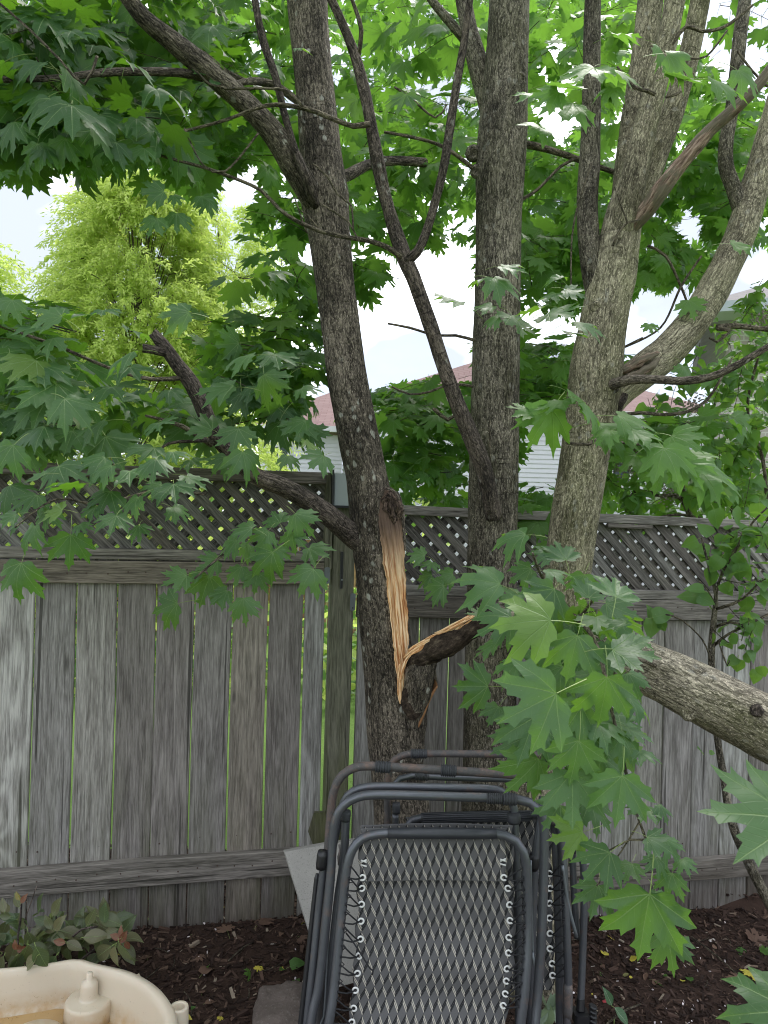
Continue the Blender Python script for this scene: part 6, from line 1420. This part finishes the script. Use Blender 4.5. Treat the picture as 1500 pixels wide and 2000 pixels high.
gr_ = [(984, 1714, 2.09), (992, 1735, 2.098), (995, 1767, 2.092), (996, 1798, 2.088), (994, 1831, 2.08), (993, 1861, 2.072), (990, 1892, 2.062), (989, 1916, 2.058), (987, 1941, 2.05), (983, 1964, 2.044)]
def t1x(y, side):
    ys = [(1660, 686, 1020), (1700, 677, 1028), (1780, 668, 1031), (1910, 655, 1027), (1985, 645, 1018), (2080, 628, 1004)]
    for i in range(len(ys)-1):
        if y <= ys[i+1][0] or i == len(ys)-2: f = (y-ys[i][0])/(ys[i+1][0]-ys[i][0]); return ys[i][side]*(1-f)+ys[i+1][side]*f
lacing(c1, gl, lambda y: (t1x(y, 1)+4, 2.08-(y-1700)*.00018), -1); lacing(c1, gr_, lambda y: (t1x(y, 2)-4, 2.08-(y-1700)*.00018), 1)
b = MB()
for (x_, y_) in ((710, 1686), (982, 1684)):
    for dx, dy in ((-4, -6), (5, -2), (-3, 3)): b.tube([(P(x_-5, y_+dy, 2.09), .0022), (P(x_+6, y_+dy-dx, 2.085), .0022)], 6, .02)
b.build('white_tie', MGROM, c1, True)
tubeobj('loose_cord', c1, [(676, 1822, 2.07), (690, 1840, 2.05), (708, 1868, 2.04), (722, 1890, 2.04), (729, 1897, 2.04), (727, 1904, 2.04)], 3, MCORD, 6)

# ---- cream plastic tub
m = M_('cream_plastic'); v = m.pos(); n1 = m.noise(v, 6, 4, .6); n2 = m.noise(v, 130, 4, .75); n3 = m.noise(v, 30, 4, .6)
wz = m.sep(v)[2]
c = m.mix(n1, (.52, .45, .345), (.60, .53, .41)); sp2 = m.math('MULTIPLY', m.ramp(n2, [(.64, 0.0), (.69, 1.0)]), m.ramp(m.math('MULTIPLY', wz, 2.0), [(.36, 1.0), (.56, .10)])); c = m.mix(m.math('MULTIPLY', sp2, .85), c, (.07, .045, .03))
c = m.mix(m.math('MULTIPLY', m.ramp(m.math('MULTIPLY', wz, 2.0), [(.30, 1.0), (.42, 0.0)]), m.ramp(n3, [(.35, 0.3), (.65, 1.0)])), c, (.42, .27, .12))
MTUB = m.done(m.bsdf(c, .38, m.bump(n3, .06, .002), spec=.5, **{'Subsurface Weight': .08}))
tb = thing('sand_tub', (-1.12, 1.93, .01), 'cream moulded plastic water tub with a brown puddle in it, bottom left', 'tub')
C0 = Vector((-1.12, 1.93, 0))
RK = [(-180, .60), (0, .60), (31, .615), (44, .628), (55, .64), (66, .635), (70, .638), (74, .665), (79, .60), (89, .545), (100, .515), (120, .53), (150, .58), (180, .60)]
def rimr(a):       # lobed outline
    d = math.degrees((a+PI) % (2*PI)-PI); return sum(float(np.interp(d+q, [k for k, _ in RK], [r for _, r in RK], period=360)) for q in (-3, -1.5, 0, 1.5, 3))/5
prof = [(.90, .02), (.94, .12), (.985, .245), (1.0, .262), (1.012, .275), (1.0, .287), (.97, .290), (.955, .283), (.948, .262), (.92, .17), (.905, .145), (.85, .138), (.4, .136), (.0, .136)]
V = []; F = []; ns = 120
for r_, z_ in prof:
    for k in range(ns):
        a = 2*PI*k/ns; R_ = rimr(a)*r_; V.append(C0+Vector((R_*math.cos(a), R_*math.sin(a)*.71, z_+(.014*math.sin(3*a+.6) if z_ > .2 else 0))))
for i in range(len(prof)-1):
    for k in range(ns): F.append((i*ns+k, i*ns+(k+1)%ns, (i+1)*ns+(k+1)%ns, (i+1)*ns+k))
b = MB(); b.add(V, F); b.build('basin', MTUB, tb, True)
m = M_('muddy_water'); v = m.pos(); n1 = m.noise(v, 14, 5, .7); n2 = m.noise(v, 150, 4, .75)
c = m.mix(n1, (.36, .21, .075), (.50, .35, .17)); c = m.mix(m.ramp(n2, [(.62, 0.0), (.67, .9)]), c, (.045, .03, .015)); MWAT = m.done(m.bsdf(c, .12, spec=.6))
b = MB(); V = [C0+Vector((0, 0, .1475))]; n_ = 90
for k in range(n_): a = 2*PI*k/n_; R_ = rimr(a)*(.893+.01*mn.noise(Vector((math.cos(a)*4, math.sin(a)*4, 0)))); V.append(C0+Vector((R_*math.cos(a), R_*math.sin(a)*.71, .1475)))
b.add(V, [(0, 1+k, 1+(k+1) % n_) for k in range(n_)]); b.build('puddle', MWAT, tb)
pc = PZ(178, 1976, .15); b = MB(); b.lathe(Vector((pc.x, pc.y-.02, 0)), [(.074, .137), (.071, .17), (.070, .194), (.069, .199), (.066, .203), (.062, .2045), (.032, .206), (.028, .2075), (.0265, .212), (.0255, .225), (.025, .248), (.022, .256), (.014, .261), (.010, .264), (.010, .280), (.007, .284), (.002, .285)], 36); b.build('pedestal', MTUB, tb, True)
pc2 = PZ(75, 2010, .17); b = MB(); b.lathe(Vector((pc2.x, pc2.y-.03, 0)), [(.085, .137), (.082, .165), (.075, .17), (.03, .172)], 40); b.build('disc', MTUB, tb, True)
b = MB(); b.tube([(PZ(268, 1903, .27), .0065), (PZ(290, 1950, .215), .0065), (PZ(314, 2010, .155), .0065)], 10, .02); b.build('rib', MTUB, tb, True)
sk_ = PZ(350, 1968, .285); b = MB(); b.lathe(Vector((sk_.x, sk_.y, 0)), [(.029, .02), (.028, .20), (.0265, .285), (.025, .290), (.018, .290), (.0165, .286), (.0165, .245), (.002, .243)], 26); b.build('umbrella_socket', MTUB, tb, True)

# ---- small shrub by the tub
sh = thing('garden_shrub', (-1.25, 2.62, .01), 'low glossy oval-leaved shrub with reddish shoots drooping over the cream tub', 'shrub')
FSH = Foliage(OVAL)
shl = [(25,1822,30,200),(15,1795,26,180),(10,1790,20,170),(45,1800,24,250),(70,1815,32,300),(35,1835,34,250),(60,1840,36,80),(20,1860,40,120),(50,1870,40,100),(85,1868,40,60),(75,1855,32,30),(30,1880,36,130),(47,1905,26,100),(75,1895,30,20),(60,1885,34,130),(95,1850,34,190),(100,1885,34,110),
       (112,1772,30,295),(95,1802,22,250),(80,1800,24,190),(118,1805,28,320),(145,1812,34,30),(140,1820,36,10),(130,1850,36,110),(115,1842,30,80),(160,1840,34,60),(145,1845,26,20),(155,1795,26,290),(175,1792,26,280),(170,1832,40,10),(185,1828,36,350),(110,1835,28,160),
       (205,1785,30,280),(215,1795,36,20),(190,1855,36,110),(200,1865,40,130),(210,1840,30,200),(230,1805,34,300),(250,1815,34,330),(255,1830,34,10),(240,1865,40,75),(250,1860,34,60),(225,1870,36,100),(215,1822,28,160),(5,1770,20,250),(5,1835,30,190),(35,1760,20,260),(130,1870,30,90),(12,1880,34,150),(5,1905-20,30,100)]
for i, (x_, y_, w_, a_) in enumerate(shl):
    Y_ = 2.50+random.uniform(-.10, .06) - (.12 if y_ > 1860 else 0); a_ = math.radians(a_+random.uniform(-10, 10)); d = RT*math.cos(a_)-UP*math.sin(a_); sz = w_*1.42*Y_/F_PX
    FSH.leaf(P(x_, y_, Y_)-d*sz*.45, d+rv(.12), -FW*.75+UP*.6+rv(.3), sz, hero=True)
for x_, y_, w_, a_ in ((240,1832,28,300),(228,1830,24,200),(248,1845,20,60),(236,1822,20,260),(30,1848,20,260),(42,1855,24,350),(118,1840,26,190),(45,1757,20,300),(35,1752,18,240),(38,1850,16,90),(235,1848,16,100)):
    a_ = math.radians(a_); d = RT*math.cos(a_)-UP*math.sin(a_); sz = w_*2.42/F_PX; FSH.leaf(P(x_, y_, 2.40)-d*sz*.4, d, -FW*.8+UP*.5+rv(.2), sz, hero=True, mats=[MRED, MPET])
for lst in ([(130, 1960, 8, 2.62), (120, 1880, 6, 2.56), (112, 1820, 5, 2.52), (110, 1790, 3, 2.5)], [(130, 1900, 5, 2.58), (190, 1850, 5, 2.5), (235, 1830, 4, 2.46), (250, 1822, 3, 2.44)], [(125, 1890, 5, 2.58), (70, 1860, 5, 2.5), (35, 1850, 4, 2.46), (40, 1800, 4, 2.46), (42, 1765, 3, 2.46)], [(120, 1850, 4, 2.55), (160, 1815, 4, 2.5), (190, 1810, 3, 2.48)],
            [(70, 1810, 2, 2.42), (55, 1812, 2, 2.42), (48, 1800, 2, 2.42), (60, 1765, 2, 2.42), (72, 1730, 1.5, 2.42)]):
    limb('stem', sh, lst, None, MBD, seg=8, seed=80)
for _ in range(75):
    p = P(random.uniform(-20, 250), random.uniform(1775, 1870), random.uniform(2.5, 2.8)); FSH.leaf(p, rv()+Vector((0, -.4, 0)), Vector((0, -.5, 1))+rv(.4), random.uniform(.05, .085))
FSH.build(sh, 300)

# ---- things lying on the mulch
def ground_leaf(x_, y_, w_, a_, label, name='fallen_leaf', mats=None, kind=MAPLE, cat='leaf', curl=0, group=None):
    p = PZ(x_, y_, 0.0); z = ground_z(p.x, p.y); p = PZ(x_, y_, z+.012); a_ = math.radians(a_); d = Vector((math.cos(a_), math.sin(a_), .15)); sz = w_*p.y/F_PX/1.2
    M = frame_m(p-d*sz*.4+Vector((0, 0, .004)), d, Vector((random.gauss(0, .25), -.35, 1)), sz); o = bpy.data.objects.new(name, kind.mesh(random.randrange(4), mats)); COL.objects.link(o); o.matrix_world = Matrix([[float(q) for q in r] for r in M]); return tag(o, label, cat, group)
ground_leaf(1472, 1905, 44, 260, 'yellow fallen maple leaf with green edges at the right', mats=[MYEL, MPET])
ground_leaf(1452, 1862, 28, 200, 'small pale green fallen leaf above the yellow one', mats=[MLEAFC, MPET])
ground_leaf(1236, 1873, 22, 100, 'small pale yellow leaf under the hanging maple bunch', mats=[MYEL, MPET], kind=HEART)
ground_leaf(1180, 1862, 24, 80, 'pale curled leaf just right of the chair tubes', mats=[MYEL, MPET], kind=HEART)
ground_leaf(1485, 1835, 50, 30, 'dry curled tan leaf at the right edge', mats=[MDEAD, MPET])
ground_leaf(1445, 1920, 46, 200, 'dry brown leaf just left of the yellow one', mats=[MDEAD, MPET])
ground_leaf(1232, 1910, 14, 50, 'tiny yellow leaf fragment below the hanging bunch', mats=[MYEL, MPET], kind=OVAL)
ground_leaf(580, 1885, 40, 20, 'green serrated leaf on the soil beside the field stone', mats=[MLILAC, MPET], kind=HEART)
ground_leaf(405, 1895, 40, 60, 'brown dead leaf in the middle of the left soil patch', mats=[MDEAD, MPET], kind=HEART)
ground_leaf(408, 1958, 26, 30, 'pale brown curled leaf near the tub socket', mats=[MDEAD, MPET], kind=OVAL)
ground_leaf(440, 1812, 34, 120, 'brown dead leaf against the foot of the fence', mats=[MDEAD, MPET])
ground_leaf(515, 1795, 44, 60, 'large curled brown leaf at the fence foot beside the paver', mats=[MDEAD, MPET])
dl = Foliage(MAPLE, [MDEAD, MPET])
ds = thing('leaf_litter', (0, 3, 0), 'small dead leaves and bits scattered over the mulch', 'leaf litter'); ds['kind'] = 'stuff'
for k in range(170):
    x_, y_ = random.uniform(-1.5, 2.3), random.uniform(2.3, 3.4)
    dl.leaf(Vector((x_, y_, ground_z(x_, y_)+.012)), Vector((random.gauss(0, 1), random.gauss(0, 1), random.gauss(0, .2))), Vector((0, 0, 1))+rv(.35), random.uniform(.012, .045), kind=random.choice((MAPLE, HEART, OVAL)), mats=[random.choice((MDEAD, MDEAD, MDEAD, MYEL, MLEAFC)), MPET])
dl.build(ds, limit=0, foliage_name='litter')
b = MB()
for k in range(110):
    x_, y_ = (random.gauss(1.15, .35), random.gauss(2.95, .3)) if k > 20 else (random.uniform(-1.2, 0), random.uniform(2.5, 3.2))
    if not (2.3 < y_ < 3.5): continue
    c = Vector((x_, y_, ground_z(x_, y_)+.010)); w_ = random.uniform(.0025, .0055); r3 = Matrix.Rotation(random.uniform(0, 6), 3, Vector((random.random(), random.random(), 1)).normalized()); b.box(c, (w_*2, w_*1.4, .0015), r3)
o = b.build('petals', mat_plain('white_petal', (.70, .62, .62), .7, .1)); tag(o, 'tiny white petals sprinkled over the mulch at right', 'petals', kind='stuff')
b = MB(); p = PZ(1181, 1928, -.05); p.z = ground_z(p.x, p.y)+.012; b.box(p, (.014, .010, .004), Matrix.Rotation(.4, 3, 'Z'), ch=.001); p2 = p+Vector((.006, .004, .004)); b.box(p2, (.008, .006, .003), Matrix.Rotation(-.5, 3, 'X'), ch=.001)
tag(b.build('red_scrap', mat_plain('red_scrap', (.42, .06, .07), .5)), 'tiny red scrap on the mulch right of the chair legs', 'scrap')
# bare stick lying on the mulch
for (x0, y0, x1, y1, w_, lab) in ((1185, 1978, 1252, 1940, 5, 'brown forked stick lying on the mulch beside the striped seedling'), (1350, 1808, 1450, 1885, 3.5, 'long thin stick lying on the mulch near the right edge'), (445, 1925, 492, 1890, 3.5, 'reddish thin stick on the soil left of the field stone')):
    a = PZ(x0, y0, -.06); c = PZ(x1, y1, -.06); a.z = ground_z(a.x, a.y)+.012; c.z = ground_z(c.x, c.y)+.02; mid = a.lerp(c, .5)+Vector((0, .006, .006)); r_ = w_*a.y/F_PX/2
    b = MB(); b.tube([(a, r_), (mid, r_*.9), (c, r_*.6)], 7, .02, .15, 30); tag(b.build('stick', MBT, None, True), lab, 'stick')
# seedlings
def seedling(x_, y_, label, leaves, mats, kind=OVAL):
    p = PZ(x_, y_, -.05); p.z = ground_z(p.x, p.y); t = thing('seedling', p, label, 'plant'); fo = Foliage(kind, mats)
    b = MB(); b.tube([(p-Vector((0,0,.02)), .002), (p+Vector((0, 0, .02)), .002)], 6, .02); b.build('stem', MPET, t, True)
    for dx, dy, w_, a_, h in leaves:
        a_ = math.radians(a_); d = RT*math.cos(a_)-UP*math.sin(a_); q = P(x_+dx, y_+dy, p.y-.01)+Vector((0, 0, h)); sz = w_*p.y/F_PX; fo.leaf(q-d*sz*.4, d+Vector((0,-.2,.1)), -FW*.5+UP*.9+rv(.2), sz, hero=True)
    fo.build(t, 100); return t
MPALE = mat_leaf('pale_plant', (.22, .30, .20), (.30, .38, .27), (.3, .4, .2), vein=(.12, .2, .1), bottom=(.3, .38, .28), tfac=.25)
MVAR = mat_leaf('striped_leaf', (.05, .12, .05), (.06, .15, .06), (.2, .3, .1), vein=(.60, .66, .45), bottom=(.3, .38, .28), tfac=.25)
seedling(1075, 1975, 'pale green seedling between the folded chairs at the bottom edge', [(-15,-25,50,250,0),(10,-20,46,300,0),(-5,5,50,100,0),(15,10,44,60,0),(-20,10,46,150,0),(0,-10,40,270,.01)], [MPALE, MPET])
seedling(1200, 1965, 'striped two leaved seedling on the mulch beside a stick', [(-10,-15,34,250,0),(12,15,44,45,0)], [MVAR, MPET])
pl_ = P(1150, 1968-180, 3.1)
